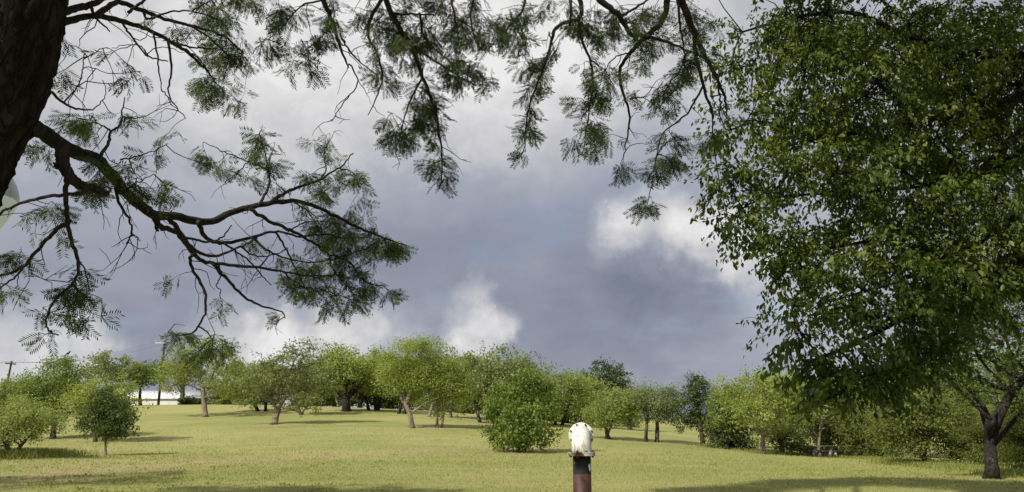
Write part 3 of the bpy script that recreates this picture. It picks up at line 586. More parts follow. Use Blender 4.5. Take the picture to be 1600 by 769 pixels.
def near_mesquite():
    g = np.random.default_rng(21)
    base = at(-430, 1250, 3.3); base[2] = gz(base[0], base[1])
    root = thing('mesquite_tree', 'near mesquite with black leaning trunk at left and feathery branches hanging overhead', 'tree', base)
    # trunk: px centre line, px diameter, distance
    tk = [(-430, 1262, 330, 3.25), (-400, 1100, 270, 3.25), (-340, 800, 240, 3.25), (-265, 560, 225, 3.25), (-180, 380, 215, 3.25), (-132, 300, 208, 3.25), (-84, 215, 200, 3.25), (-30, 120, 196, 3.25), (-2, 30, 196, 3.25), (16, -60, 190, 3.3), (40, -200, 170, 3.35), (95, -330, 140, 3.4), (150, -450, 110, 3.5)]
    P = np.array([at(a, b, d) for a, b, c, d in tk]); rad = np.array([c * d / F / 2 for a, b, c, d in tk])
    n, k = 150, 96
    S = spline(np.hstack([P, rad[:, None]]), n); Pc, rr = S[:, :3], S[:, 3]
    mb = MB(); mb.tube(Pc, rr, k)
    V = mb.V[0][:n * k].reshape(n, k, 3); C = Pc[:, None, :]; dirv = unit(V - C)
    th = np.arange(k)[None, :] * 2 * math.pi / k; zz = np.linspace(0, 1, n)[:, None]
    ph = 1.6 * np.sin(zz * 37 + 2 * np.sin(zz * 11)) ; ridge = np.abs(np.sin(th * 11 + ph + 1.2 * np.sin(zz * 60 + th * 3))) * .6 + np.abs(np.sin(th * 17 - 1.3 * ph + zz * 45)) * .4
    disp = (ridge - .5) * .028 + g.normal(0, .003, (n, k)) + .018 * np.sin(th * 3 + zz * 9)
    mb.V[0][:n * k] = (V + dirv * disp[:, :, None]).reshape(-1, 3)
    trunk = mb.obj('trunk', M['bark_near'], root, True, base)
    # limbs: (px, py) paths with px widths; distances from d0 to d1
    wood = MB(); nodes = []
    def limb(pts, d0, d1, w0, w1, join=True, kk=7):
        m = len(pts); D = np.linspace(d0, d1, m)
        Pw = np.array([at(p[0], p[1], dd) for p, dd in zip(pts, D)])
        nn = max(8, 5 * m); Sx = spline(Pw, nn)
        Sx[1:-1] += g.normal(0, .0026 * np.linspace(d0, d1, nn)[1:-1, None] / 4, (nn - 2, 3))
        wv = np.linspace(0, 1, nn) ** (.55 if 15 < w0 < 40 and m > 6 else .8); r = (w0 * (1 - wv) + w1 * wv) / F / 2 * np.linspace(d0, d1, nn)
        r = np.maximum(r, .0016)
        wood.tube(Sx, r * g.uniform(.93, 1.08, nn), kk if w0 > 5 else 5)
        nodes.append(np.hstack([Sx, np.linspace(d0, d1, nn)[:, None]]))
    LM = [
     # lower limb reaching right
     ([(-20, 150), (40, 190), (75, 212), (110, 235), (150, 250), (175, 275), (200, 305), (240, 335), (280, 339), (325, 347), (360, 333), (400, 322), (440, 315), (480, 318), (520, 335), (560, 355), (600, 372), (636, 384)], 3.3, 6.4, 36, 2),
     ([(420, 318), (445, 302), (470, 291), (500, 281), (528, 263), (552, 240)], 5.3, 6.2, 7, 2), ([(528, 263), (548, 268), (565, 288)], 6.0, 6.2, 2.5, 1.5), ([(500, 281), (510, 262), (506, 240), (512, 225)], 5.9, 6.1, 3, 1.5),
     ([(405, 321), (419, 292), (420, 266), (413, 236), (405, 208)], 5.1, 5.5, 5.5, 1.5), ([(420, 266), (388, 253), (352, 238), (318, 222)], 5.3, 5.4, 3.5, 1.3), ([(388, 253), (372, 268), (352, 285)], 5.3, 5.3, 2.5, 1.2),
     ([(310, 346), (322, 372), (350, 379), (390, 372), (430, 362), (468, 370), (500, 366), (540, 372)], 4.7, 5.9, 8, 2),
     ([(240, 335), (252, 356), (275, 361), (292, 384), (312, 405), (340, 413), (400, 418), (440, 424), (482, 431), (525, 429)], 4.3, 6.0, 11, 2),
     ([(262, 340), (282, 362), (300, 388), (330, 400), (375, 386), (402, 372)], 4.4, 5.0, 9, 2.5), ([(290, 372), (322, 378), (345, 372), (362, 352)], 4.6, 4.8, 5, 2),
     ([(300, 396), (299, 418), (318, 452), (321, 484), (307, 514), (288, 524), (262, 520)], 4.6, 4.9, 6, 2), ([(309, 510), (324, 519), (334, 532)], 4.85, 4.9, 3, 1.5),
     ([(330, 410), (358, 440), (385, 466), (412, 479), (440, 487), (446, 497)], 4.8, 5.4, 6, 1.5), ([(340, 413), (346, 430), (338, 445), (345, 455)], 4.8, 4.9, 3, 1.3),
     ([(390, 326), (425, 348), (460, 362), (490, 380), (512, 396), (546, 410), (570, 440), (602, 448)], 5.1, 6.2, 7, 1.6), ([(430, 362), (452, 398), (470, 436), (480, 456)], 5.4, 5.7, 4, 1.3), ([(350, 380), (382, 402), (408, 428), (424, 446)], 5.0, 5.4, 4, 1.3),
     ([(395, 372), (420, 392), (452, 405), (490, 410), (540, 400), (585, 382)], 5.3, 6.1, 4, 1.4), ([(440, 424), (470, 446), (500, 452), (530, 462), (562, 470)], 5.6, 6.1, 3.2, 1.3), ([(482, 431), (505, 440), (520, 470)], 5.8, 5.9, 2.6, 1.2), ([(512, 396), (520, 420), (545, 450), (560, 480)], 5.8, 6.1, 2.8, 1.2), ([(450, 362), (470, 350), (500, 345), (530, 350)], 5.5, 5.8, 3, 1.2), ([(375, 385), (400, 400), (430, 398), (450, 388)], 5.1, 5.4, 3.4, 1.4), ([(405, 418), (420, 400), (418, 385)], 5.3, 5.4, 3, 1.2), ([(460, 318), (486, 332), (500, 352)], 5.6, 5.8, 3, 1.3),
     ([(180, 293), (186, 318), (203, 346), (205, 364), (197, 381)], 4.0, 4.05, 6, 2), ([(205, 364), (212, 370), (219, 377)], 4.03, 4.05, 3, 1.5), ([(240, 335), (244, 350), (246, 362)], 4.3, 4.3, 7, 5),
     # second limb hanging down on the left
     ([(96, 228), (99, 250), (106, 272), (125, 289), (150, 296), (169, 305)], 3.6, 3.7, 24, 12), ([(106, 272), (103, 300), (105, 340), (110, 370), (119, 396), (122, 420), (112, 444), (86, 468), (76, 490), (75, 515), (92, 524)], 3.65, 4.1, 9, 2),
     ([(150, 297), (120, 303), (85, 306), (40, 315), (-10, 338)], 3.7, 4.2, 8, 4), ([(108, 345), (80, 366), (55, 396), (30, 420), (-10, 434)], 3.8, 4.3, 8, 4), ([(50, 400), (24, 432), (-6, 455)], 4.0, 4.3, 5, 2), ([(118, 394), (135, 430), (140, 460)], 3.9, 4.1, 3, 1.5), ([(112, 444), (130, 462), (148, 478)], 4.0, 4.1, 3, 1.3), ([(100, 265), (90, 262), (84, 255)], 3.6, 3.6, 9, 4),
     ([(150, 252), (168, 226), (174, 206), (188, 194), (195, 152)], 3.8, 4.0, 7, 1.6), ([(174, 206), (160, 196), (140, 188)], 3.9, 3.95, 4, 1.5), ([(188, 250), (215, 244), (240, 236), (262, 224)], 4.0, 4.3, 3, 1.3), ([(195, 300), (215, 285), (240, 272)], 4.0, 4.2, 3.4, 1.3),
     ([(60, 130), (82, 146), (112, 168), (145, 172)], 3.3, 3.7, 7, 2.5), ([(100, 160), (125, 130), (132, 105), (170, 115)], 3.6, 3.8, 3, 1.3), ([(130, 108), (130, 80), (108, 70)], 3.7, 3.8, 2, 1.2), ([(132, 92), (155, 78), (168, 74)], 3.7, 3.8, 2, 1.2), ([(145, 172), (165, 150), (160, 125)], 3.7, 3.8, 2, 1.2),
     # upper limbs at the top left
     ([(60, 50), (105, 33), (150, 25), (190, 33), (230, 46), (268, 66), (300, 88), (325, 112), (338, 130)], 3.4, 5.0, 17, 3), ([(70, 30), (112, 15), (140, 8), (172, -8)], 3.4, 3.8, 15, 10), ([(150, 25), (182, 4), (222, 16), (256, 30), (302, 41), (352, 58), (380, 84)], 3.7, 5.0, 11, 2.5),
     ([(190, 33), (200, 50), (232, 88), (262, 96)], 3.9, 4.2, 5, 2), ([(140, 5), (150, 28), (172, 50)], 3.6, 3.7, 7, 2), ([(240, 50), (248, 100), (252, 140)], 4.2, 4.4, 4, 1.6), ([(262, 62), (268, 110), (264, 148), (290, 185)], 4.3, 4.6, 5, 1.5), ([(252, 140), (262, 150), (268, 160)], 4.4, 4.45, 2.5, 1.3), ([(270, 66), (290, 72), (320, 76), (352, 76)], 4.3, 4.8, 5, 1.6), ([(222, 16), (232, 30), (260, 20), (300, 18), (340, 30)], 4.0, 4.6, 5, 2), ([(300, 41), (330, 62), (360, 92), (384, 118)], 4.5, 4.9, 4, 1.6), ([(200, 20), (225, 0), (250, -15)], 4.0, 4.1, 6, 4), ([(232, 88), (215, 70), (175, 75)], 4.1, 4.1, 2.4, 1.2), ([(290, 76), (318, 100), (330, 120)], 4.5, 4.7, 3.4, 1.4), ([(300, 18), (330, 0), (350, -12)], 4.5, 4.6, 3, 2),
     # overhead limb above the frame carrying the hanging sprays
     ([(20, -120), (160, -260), (380, -330), (600, -300), (800, -220), (960, -140), (1060, -90)], 3.35, 5.0, 90, 26), ([(40, -200), (220, -180), (380, -120), (480, -60)], 3.4, 4.4, 50, 14), ([(600, -300), (620, -200), (610, -110), (590, -50)], 4.2, 4.6, 30, 12), ([(800, -220), (840, -120), (880, -40)], 4.6, 4.7, 28, 14), ([(700, -260), (730, -140), (800, -60)], 4.4, 4.7, 24, 10), ([(1060, -90), (1052, -40)], 5.0, 5.0, 24, 16),
     # hanging branches
     ([(480, -60), (505, 0), (520, 38), (533, 78), (545, 106)], 4.4, 4.8, 12, 2.5), ([(533, 60), (556, 92), (590, 118)], 4.6, 4.8, 4, 1.6), ([(545, 100), (560, 128), (536, 162), (518, 190)], 4.75, 4.8, 3, 1.3), ([(520, 38), (500, 60), (470, 84)], 4.6, 4.6, 3, 1.3), ([(505, 0), (470, 10), (445, 38), (420, 62)], 4.5, 4.5, 4, 1.5),
     ([(590, -50), (612, 22), (640, 68), (660, 120), (680, 172), (690, 232), (690, 286)], 4.6, 5.2, 12, 1.8), ([(640, 68), (665, 86), (718, 120), (744, 134)], 4.8, 4.9, 5, 1.8), ([(600, -10), (575, 45), (590, 85), (596, 130), (575, 180)], 4.6, 4.8, 7, 1.5), ([(660, 120), (640, 160), (628, 200), (618, 240)], 4.9, 5.0, 4, 1.4), ([(680, 172), (660, 180), (640, 162)], 5.0, 5.0, 2.6, 1.2), ([(612, 22), (648, 22), (680, 24)], 4.7, 4.7, 5, 2), ([(655, 20), (664, 60), (700, 95), (715, 115)], 4.7, 4.9, 5, 1.6),
     ([(800, -60), (820, 4), (795, 42), (764, 76)], 4.7, 4.8, 7, 1.6), ([(760, -90), (745, -20), (735, 30), (748, 70)], 4.6, 4.8, 7, 1.6), ([(700, -80), (705, -10), (712, 40)], 4.6, 4.7, 8, 2),
     ([(880, -40), (905, -5), (905, 28), (870, 42), (858, 82), (840, 130), (826, 172), (816, 240)], 4.7, 5.1, 10, 1.6), ([(905, 28), (908, 60), (921, 92), (926, 130), (918, 190), (912, 235)], 4.8, 5.0, 7, 1.4), ([(908, 35), (922, 58)], 4.8, 4.85, 6, 3), ([(858, 50), (866, 80), (870, 100)], 4.8, 4.8, 3, 1.2), ([(885, -30), (892, 8), (890, 40)], 4.7, 4.7, 7, 4), ([(921, 92), (948, 115), (950, 140)], 4.9, 4.9, 2.5, 1.2),
     ([(890, -40), (945, 6), (968, 26), (986, 54), (1004, 55), (1042, 66), (1075, 80), (1104, 92)], 4.7, 5.2, 16, 3), ([(1046, -40), (1040, 18), (1028, 42), (1004, 62), (985, 82), (968, 112), (975, 150), (984, 180), (980, 215), (974, 246)], 5.0, 5.2, 12, 1.8), ([(984, 155), (1000, 152), (1010, 151)], 5.1, 5.1, 3, 2), ([(985, 82), (960, 90), (940, 120)], 5.0, 5.1, 3, 1.4),
     ([(1052, -40), (1070, 15), (1086, 55), (1100, 84), (1120, 122), (1134, 160), (1136, 182)], 5.0, 5.3, 19, 2.5), ([(1086, 55), (1088, 90), (1098, 128), (1108, 162), (1114, 186)], 5.1, 5.3, 9, 3), ([(1058, 0), (1064, 50), (1070, 90), (1066, 120)], 5.0, 5.1, 5, 1.4), ([(1100, 132), (1078, 172), (1055, 192), (1034, 212), (1024, 262), (1012, 318)], 5.2, 5.4, 4, 1.3), ([(1122, 130), (1126, 160), (1124, 180)], 5.25, 5.3, 4, 2), ([(968, 26), (990, 14), (1020, -5)], 4.85, 4.9, 6, 3), ([(1075, 80), (1062, 110), (1040, 140), (1030, 175)], 5.1, 5.2, 3, 1.3), ([(1110, 150), (1128, 148), (1138, 158)], 5.25, 5.3, 3, 1.5), ([(1112, 165), (1118, 250), (1132, 320), (1140, 350)], 5.3, 5.5, 2.5, 1.1),
    ]
    for L in LM: limb(*L)
    # foliage zones: (cx, cy, rx, ry) in photo px, distance, density
    Z = [(385, 15, 40, 30, 4.9, 1), (340, 60, 45, 40, 5.0, .9), (345, 112, 45, 40, 5.1, 1.2), (366, 155, 28, 24, 5.1, 1), (300, 30, 40, 30, 4.8, .5), (250, 30, 30, 25, 4.4, .3), (405, 100, 22, 24, 4.6, .7), (470, 50, 42, 34, 4.6, .9), (475, 120, 36, 18, 4.6, .9), (450, 10, 40, 20, 4.5, .7),
         (520, 25, 30, 30, 4.6, .6), (560, 15, 45, 25, 4.7, .8), (600, 95, 38, 40, 4.8, 1), (640, 20, 50, 28, 4.8, 1), (650, 85, 50, 40, 4.9, 1.1), (682, 150, 36, 46, 5.0, 1.2), (652, 200, 42, 42, 5.1, 1.1), (684, 250, 20, 40, 5.2, .9), (600, 192, 16, 22, 4.8, .7), (622, 225, 18, 24, 5.0, .7), (720, 55, 50, 48, 4.8, 1.1), (752, 112, 26, 26, 4.8, .8), (690, 50, 40, 45, 4.8, 1), (770, 20, 50, 30, 4.7, 1), (812, 30, 40, 34, 4.8, .8), (832, 75, 30, 30, 4.9, .9), (842, 130, 22, 36, 5.0, 1), (832, 190, 22, 28, 5.1, 1), (822, 236, 16, 24, 5.1, 1), (868, 80, 18, 22, 4.8, .5),
         (930, 50, 36, 40, 4.9, 1), (930, 115, 32, 40, 4.9, 1.1), (914, 175, 30, 36, 5.0, 1.1), (926, 222, 26, 22, 5.0, 1), (888, 236, 20, 12, 5.0, .9), (985, 20, 45, 25, 5.0, 1), (1016, 88, 36, 32, 5.0, 1), (1032, 150, 22, 30, 5.1, 1), (1044, 178, 16, 18, 5.1, .7), (1060, 35, 34, 34, 5.1, 1.1), (1068, 120, 30, 45, 5.2, .9), (1098, 45, 26, 44, 5.2, 1), (978, 272, 16, 20, 5.2, 1.2), (1062, 228, 34, 30, 5.3, 1.1), (1032, 262, 18, 22, 5.4, 1), (1016, 302, 15, 22, 5.4, 1), (1100, 225, 24, 24, 5.3, .7), (1130, 352, 12, 16, 5.5, .8), (890, 20, 40, 30, 4.7, .7), (1000, 130, 16, 20, 5.1, .5),
         (105, 130, 24, 22, 3.9, .8), (112, 40, 14, 20, 3.7, .4), (205, 118, 26, 28, 4.0, .8), (150, 182, 44, 22, 4.2, 1), (118, 190, 36, 18, 4.0, .7), (225, 218, 20, 18, 4.3, .5), (262, 222, 18, 16, 4.4, .9), (215, 262, 38, 28, 4.3, 1.1), (170, 240, 24, 24, 4.1, .5), (118, 282, 46, 22, 4.0, .9), (150, 300, 24, 12, 4.0, .6), (255, 310, 28, 18, 4.4, 1), (80, 235, 26, 18, 3.9, .6), (40, 232, 20, 12, 4.0, .4), (72, 342, 28, 22, 4.2, .6), (20, 372, 24, 18, 4.4, .8), (92, 378, 18, 20, 4.2, .6), (48, 352, 20, 16, 4.3, .4), (108, 448, 40, 24, 4.2, .8), (152, 485, 30, 22, 4.3, 1), (75, 480, 22, 14, 4.2, .7), (95, 526, 17, 10, 4.2, .9), (20, 465, 24, 16, 4.4, .8), (266, 517, 24, 12, 4.9, 1), (340, 468, 14, 13, 5.0, 1), (283, 434, 11, 9, 4.8, 1), (335, 538, 34, 18, 4.95, .9), (290, 545, 20, 12, 4.95, .6), (130, 420, 16, 20, 4.1, .5),
         (330, 232, 18, 18, 5.4, .8), (354, 262, 20, 24, 5.4, .8), (408, 222, 20, 26, 5.5, 1), (398, 252, 28, 22, 5.5, .8), (415, 282, 28, 16, 5.5, .6), (472, 268, 22, 18, 5.9, .7), (520, 236, 26, 20, 6.1, .9), (553, 258, 22, 26, 6.2, 1.1), (508, 285, 28, 22, 6.0, 1), (568, 290, 12, 14, 6.2, .8), (488, 332, 34, 26, 5.9, 1), (520, 368, 40, 30, 6.1, 1.2), (562, 358, 38, 26, 6.2, 1.1), (602, 380, 36, 26, 6.3, 1.2), (562, 408, 46, 32, 6.2, 1.2), (622, 402, 16, 22, 6.3, 1), (500, 420, 38, 34, 6.0, 1.1), (448, 440, 26, 20, 5.7, .9), (482, 462, 36, 20, 5.9, 1), (534, 462, 36, 26, 6.1, 1.1), (572, 436, 28, 22, 6.2, 1.1), (602, 450, 18, 16, 6.2, .9), (380, 370, 18, 12, 5.1, .6), (446, 488, 16, 8, 5.4, .7), (505, 485, 28, 10, 6.0, .8), (430, 400, 20, 14, 5.5, .4)]
    temps = [frond_mesh('leaf', g, 10, 2) for _ in range(5)] + [frond_mesh('leaf', g, 9, 1), frond_mesh('leaf', g, 8, 2)]
    ND = np.concatenate(nodes)
    inst = []                                       # (position, rotation, size, template)
    twig = MB()
    for (cx, cy, rx, ry, D, den) in Z:
        fl = .125                                   # a whole leaf is about 11 cm
        nf = max(3, int(den * (.72 if D > 5.85 else 1.0) * math.pi * rx * ry / (fl * F / D * .5) ** 2 * 2.3))
        ns = max(1, nf // 5); c0 = at(cx, cy, D)
        for q in range(ns):                         # sprays: a hanging twig with several leaves along it
            ang, rad = g.uniform(0, 6.283), math.sqrt(g.uniform(0, 1)); dd = D + g.normal(0, .22)
            tip = at(cx + rx * rad * math.cos(ang), cy + ry * rad * math.sin(ang), dd)
            dist = np.linalg.norm((ND[:, :3] - tip) * np.array([1, .6, 1]), axis=1) + np.maximum(0, tip[2] - ND[:, 2]) * .5; kx = dist.argmin()
            p0 = ND[kx, :3]
            if np.linalg.norm(p0 - tip) > .02:
                path = branch_path(p0, tip, g, 6, .08, .06); twig.tube(path, np.linspace(.0028, .0011, 6), 3, cap=False)
            else: path = np.array([p0, tip])
            for m_ in range(max(2, nf // ns)):
                u_ = g.uniform(.25, 1) * (len(path) - 1); k0 = min(int(u_), len(path) - 2); pp = path[k0] * (1 - u_ + k0) + path[k0 + 1] * (u_ - k0)
                dr = np.array([g.normal(0, .75), g.normal(0, .75), -.9 + g.normal(0, .3)])
                inst.append((pp, rot_to(g, dr), fl * g.uniform(.75, 1.25) * (1.0 if D < 5.4 else 1.05), int(g.integers(0, len(temps)))))
    cand = [q for q in range(len(ND)) if 3.6 < ND[q, 3] < 6.1 and ND[q, 0] / ND[q, 1] < .3]
    for q in g.choice(cand, 240, replace=False):
        p = ND[q, :3]; tl = g.uniform(.10, .34); d = unit(np.array([g.normal(.25, .8), g.normal(0, .6), g.normal(-.35, .6)])); P = [p]
        for m_ in range(5): d = unit(d + g.normal(0, .34, 3) + np.array([0, 0, -.10])); P.append(P[-1] + d * tl / 5)
        twig.tube(P, np.linspace(.0034, .0013, 6), 4, cap=False)
        if g.uniform() < .6:
            d2 = unit(d + g.normal(0, .8, 3)); twig.tube([P[3], P[3] + d2 * tl * .2, P[3] + d2 * tl * .36 + g.normal(0, .01, 3)], [.002, .0016, .0012], 4, cap=False)
    wood.obj('branch', M['bark_twig'], root, True, base); tw = twig.obj('twig', M['bark_twig'], root, True, base); tw['kind'] = 'stuff'
    # the nearest, best seen leaves are separate, the mass of the others is one part
    order = np.argsort([-i[2] / np.linalg.norm(i[0] - EYE) * (1 if 380 < 800 + (i[0][0] / i[0][1]) * F < 1150 else .8) for i in inst]); single = set(order[:300].tolist())
    tmesh = [t.mesh('leaf', False) for t in temps]
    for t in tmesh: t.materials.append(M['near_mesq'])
    mass = MB(); TV = [np.concatenate(t.V) for t in temps]; TQ = [np.concatenate(t.Q) for t in temps]; TT = [np.concatenate(t.tone) for t in temps]
    for i, (p, Rm, sz, ti) in enumerate(inst):
        if i in single:
            o = bpy.data.objects.new('leaf', tmesh[ti]); COL.objects.link(o); o.parent = root
            m4 = Matrix.Identity(4)
            for a in range(3):
                for b in range(3): m4[a][b] = float(Rm[b][a]) * sz
                m4[a][3] = float(p[a] - base[a])
            o.matrix_basis = m4
        else:
            mass.add(TV[ti] @ Rm * sz + p, TQ[ti], tone=np.clip(TT[ti] + g.normal(0, .15), 0, 1))
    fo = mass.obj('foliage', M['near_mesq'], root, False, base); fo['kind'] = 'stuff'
    # unseen rest of the crown, lobes placed to shade trunk, sprays and lawn
    up = MB()
    for (c, r, n_) in CROWN_TOP:
        c = np.array(c, float); cc = c + unit(g.standard_normal((60, 3))) * g.uniform(.3, 1, (60, 1)) ** .5 * np.array(r)
        pos = np.repeat(cc, n_ // 60, 0); pos = pos + g.normal(0, .28, pos.shape); add_leaves(up, pos, .16, .05, g, up=.3, droop=.6)
        wood2.append((c, r))
    u_o = up.obj('crown', M['near_mesq'], root, False, base); u_o['kind'] = 'stuff'
    top = MB(); s0 = at(150, -450, 3.5)
    for (c, r) in wood2:
        top.tube(branch_path(s0, np.array(c, float), g, 8, .08, .04), np.linspace(.12, .03, 8), 7)
    top.obj('limb', M['bark_near'], root, True, base)
wood2 = []
CROWN_TOP = [((-1.0, 4.8, 7.4), (1.5, 1.5, 1.0), 2600), ((1.4, 3.4, 7.0), (1.8, 1.6, 1.1), 3500), ((-.2, .8, 6.6), (2.0, 1.8, 1.2), 3500), ((2.8, 1.6, 6.2), (1.7, 1.7, 1.1), 3000), ((-3.8, .1, 6.4), (1.8, 1.7, 1.2), 3500), ((-5.6, -.4, 5.6), (1.6, 1.6, 1.2), 3200), ((-5.0, .9, 4.6), (.9, .9, .8), 1800),
    ((-1.3, 2.8, 8.3), (1.4, 1.3, .8), 2600), ((.8, 2.6, 8.2), (1.5, 1.3, .9), 2600), ((-2.7, 10.4, 10.0), (1.5, 1.0, .7), 6000), ((-.6, 11.5, 10.6), (1.9, 1.1, .8), 7000), ((1.6, 11.8, 10.8), (1.9, 1.2, .9), 7000), ((3.6, 11.0, 10.2), (1.8, 1.3, .9), 7000)]  # high forward lobes added for the shade on the lawn
near_mesquite()

# ------------------------------------------------------------------ the big broad-leaved tree on the right
def broad_leaf(name, fold):
    V = np.array([(0, 0, 0), (.21, .28, fold), (.23, .58, fold * .8), (0, 1, -.12), (-.23, .58, fold * .8), (-.21, .28, fold)], float)
    T = [(0, 1, 2, 3), (0, 3, 4, 5)]
    return V, np.array(T)
def right_tree():
    g = np.random.default_rng(33)
    base = np.array([9.0, 9.2, 0.0]); base[2] = gz(base[0], base[1])
    root = thing('pecan_tree', 'large near broad leaved tree filling the right with a drooping dark crown', 'tree', base)
    # lobes: photo px, distance, radius px (across, up)
    LB = [(1200, 45, 10.4, 58, 66), (1275, 60, 11.2, 100, 90), (1205, 175, 10.2, 66, 80), (1185, 285, 9.8, 56, 56), (1285, 225, 11.0, 95, 95), (1225, 372, 9.8, 56, 38), (1320, 340, 10.4, 95, 80), (1380, 120, 11.6, 125, 105), (1400, 260, 10.8, 125, 105), (1500, 90, 11.6, 125, 115), (1530, 250, 10.8, 115, 105), (1590, 130, 11.0, 105, 115), (1440, 390, 10.0, 110, 62), (1560, 390, 9.8, 95, 75), (1330, 470, 9.2, 60, 34), (1280, 545, 9.0, 46, 38), (1340, 580, 9.0, 52, 32), (1400, 510, 9.2, 80, 56), (1480, 480, 9.4, 85, 60), (1415, 560, 9.0, 46, 24), (1240, 505, 9.0, 20, 16), (1560, 470, 9.6, 66, 36), (1222, 428, 9.4, 16, 16), (1150, 335, 9.8, 16, 16), (1135, 205, 10.0, 14, 22), (1145, 100, 10.2, 18, 26), (1320, 612, 8.8, 30, 16), (1375, 595, 8.8, 30, 18), (1440, 530, 9.0, 50, 36), (1270, 420, 9.6, 30, 24), (1120, 285, 9.9, 12, 10), (1350, 150, 9.6, 105, 85), (1480, 190, 9.4, 105, 85), (1310, 265, 9.4, 75, 65), (1450, 320, 9.2, 95, 65), (1560, 300, 9.0, 80, 70), (1260, 110, 9.7, 70, 70), (1420, 40, 9.8, 110, 60), (1560, 60, 9.6, 80, 70), (1230, 270, 9.5, 50, 60), (1500, 430, 8.9, 80, 50), (1380, 420, 9.0, 70, 50)]
    lob = [(at(a, b, d), np.array([c, c * .95, e]) * d / F, 1.0 if q < 31 else .55) for q, (a, b, d, c, e) in enumerate(LB)]
    for (c, r) in [((4.6, 9.4, 9.0), (2.2, 2.2, 1.6)), ((7.4, 8.6, 9.8), (2.8, 2.6, 1.8)), ((5.6, 6.4, 7.6), (2.0, 1.8, 1.4)), ((8.4, 6.2, 7.6), (2.4, 2.2, 1.8)), ((10.6, 9.4, 7.4), (2.6, 2.6, 2.2)), ((9.6, 11.6, 7.6), (2.6, 2.4, 2.0)), ((10.4, 8.0, 4.8), (2.0, 2.0, 1.6)), ((6.6, 10.6, 10.8), (2.4, 2.4, 1.6)), ((8.8, 9.2, 11.4), (2.4, 2.4, 1.5)), ((4.6, 6.8, 8.6), (1.5, 1.4, 1.0)), ((7.0, 5.2, 6.6), (1.6, 1.5, 1.2))]:  # unseen upper lobes, some added to shade the right side of the crown
        lob.append((np.array(c, float), np.array(r, float), .8 if c[1] < 7 else .5))
    wood = MB(); nodes = []
    T0 = [base - [0, 0, .1], base + [-.05, 0, .9], base + [-.2, .05, 2.0], base + [-.35, .1, 3.0]]
    S = spline(T0, 16); r0 = np.linspace(.36, .25, 16); r0[0] = .5; r0[1] = .42; wood.tube(S, r0, 14, wob=.04)
    up = spline([S[-1], base + [-.5, .3, 4.6], base + [-.9, .5, 6.4], base + [-1.3, .4, 8.6]], 14); ru = np.linspace(.2, .06, 14); wood.tube(up, ru, 9, wob=.04)
    nodes += list(zip(up, ru))
    VIS = [([(1720, 330), (1620, 400), (1530, 440), (1440, 482), (1340, 535), (1280, 560)], 9.3, 9.1, 17, 4), ([(1700, 250), (1600, 330), (1500, 395), (1400, 440), (1300, 470)], 9.6, 9.7, 15, 3), ([(1690, 120), (1560, 240), (1460, 330), (1360, 375), (1240, 395)], 9.8, 10.0, 14, 3), ([(1690, 60), (1560, 90), (1420, 55), (1330, 20), (1240, 28), (1160, 50)], 10.2, 10.4, 14, 3), ([(1680, 90), (1540, 170), (1430, 190), (1320, 210), (1200, 195)], 10.2, 10.4, 13, 3), ([(1680, 160), (1560, 260), (1440, 290), (1310, 300), (1190, 310)], 10.0, 10.0, 13, 3), ([(1600, 400), (1540, 480), (1500, 520), (1420, 580)], 9.4, 9.1, 9, 3), ([(1540, 170), (1470, 90), (1400, 20), (1340, -30)], 10.3, 10.8, 9, 3), ([(1430, 190), (1360, 120), (1290, 90), (1200, 70)], 10.5, 10.8, 7, 2), ([(1440, 290), (1370, 240), (1290, 240)], 10.3, 10.6, 6, 2)]
    for pts, d0, d1, w0, w1 in VIS:
        m = len(pts); Dd = np.linspace(d0, d1, m); P = [at(p[0], p[1], d) for p, d in zip(pts, Dd)]
        q = np.argmin([np.linalg.norm(n[0] - P[0]) for n in nodes]); start = nodes[q][0] if pts[0][0] > 1650 else P[0]
        P = ([start] if pts[0][0] > 1650 else []) + P
        Sx = spline(P, 6 * len(P)); rr = np.linspace(w0, w1, len(Sx)) * d0 / F / 2 * 1.15; wood.tube(Sx, rr, 7, wob=.05); nodes += list(zip(Sx, rr))
    for c, r, dn in lob:
        q = np.argmin([np.linalg.norm(n[0] - c) for n in nodes]); p0, pr = nodes[q]
        if np.linalg.norm(p0 - c) > .3:
            b = branch_path(p0, c, g, 8, .05, .06); rr = np.linspace(min(pr * .7, .06), .012, 8); wood.tube(b, rr, 5); nodes += list(zip(b, rr))
    NP = np.array([n[0] for n in nodes]); NR = np.array([n[1] for n in nodes])
    sprays = []; stone = []
    for c, r, dn in lob:
        ns = int(dn * 38 * np.prod(r) ** (2 / 3)) + 4
        d = unit(g.standard_normal((ns, 3))); rad = g.uniform(.12, 1, (ns, 1)) ** .5 * g.uniform(.85, 1.14, (ns, 1)); cl_ = np.repeat(c + d * rad * r, 6, 0); stone += list(np.repeat(np.clip(g.normal(.5, .2, ns), .05, .95), 6)); sprays += list(cl_ + np.clip(g.normal(0, 1, cl_.shape), -1.6, 1.6) * np.array([.19, .19, .13]))
    sprays = np.array(sprays)
    ns = len(sprays); near_i = np.array([np.argmin(((NP - p) ** 2).sum(1)) for p in sprays])
    OUT = unit(unit(sprays - NP[near_i]) + np.array([0, 0, -.15]) + g.normal(0, .15, (ns, 3))); LN = g.uniform(.22, .45, ns)
    for si, p in enumerate(sprays):
        if si % 5 == 0: wood.tube(branch_path(NP[near_i[si]], p, g, 4, .03, .08), np.linspace(min(.012, NR[near_i[si]]), .003, 4), 3, cap=False)
        if si % 2 == 0: wood.tube([p - OUT[si] * LN[si] * .3, p + OUT[si] * LN[si] * .3, p + OUT[si] * LN[si] * .7 + [0, 0, -.05]], [.004, .003, .002], 3, cap=False)
    nl = 16; o_ = np.repeat(OUT, nl, 0); t_ = np.tile(np.arange(nl) / nl, ns)[:, None]; N_ = ns * nl
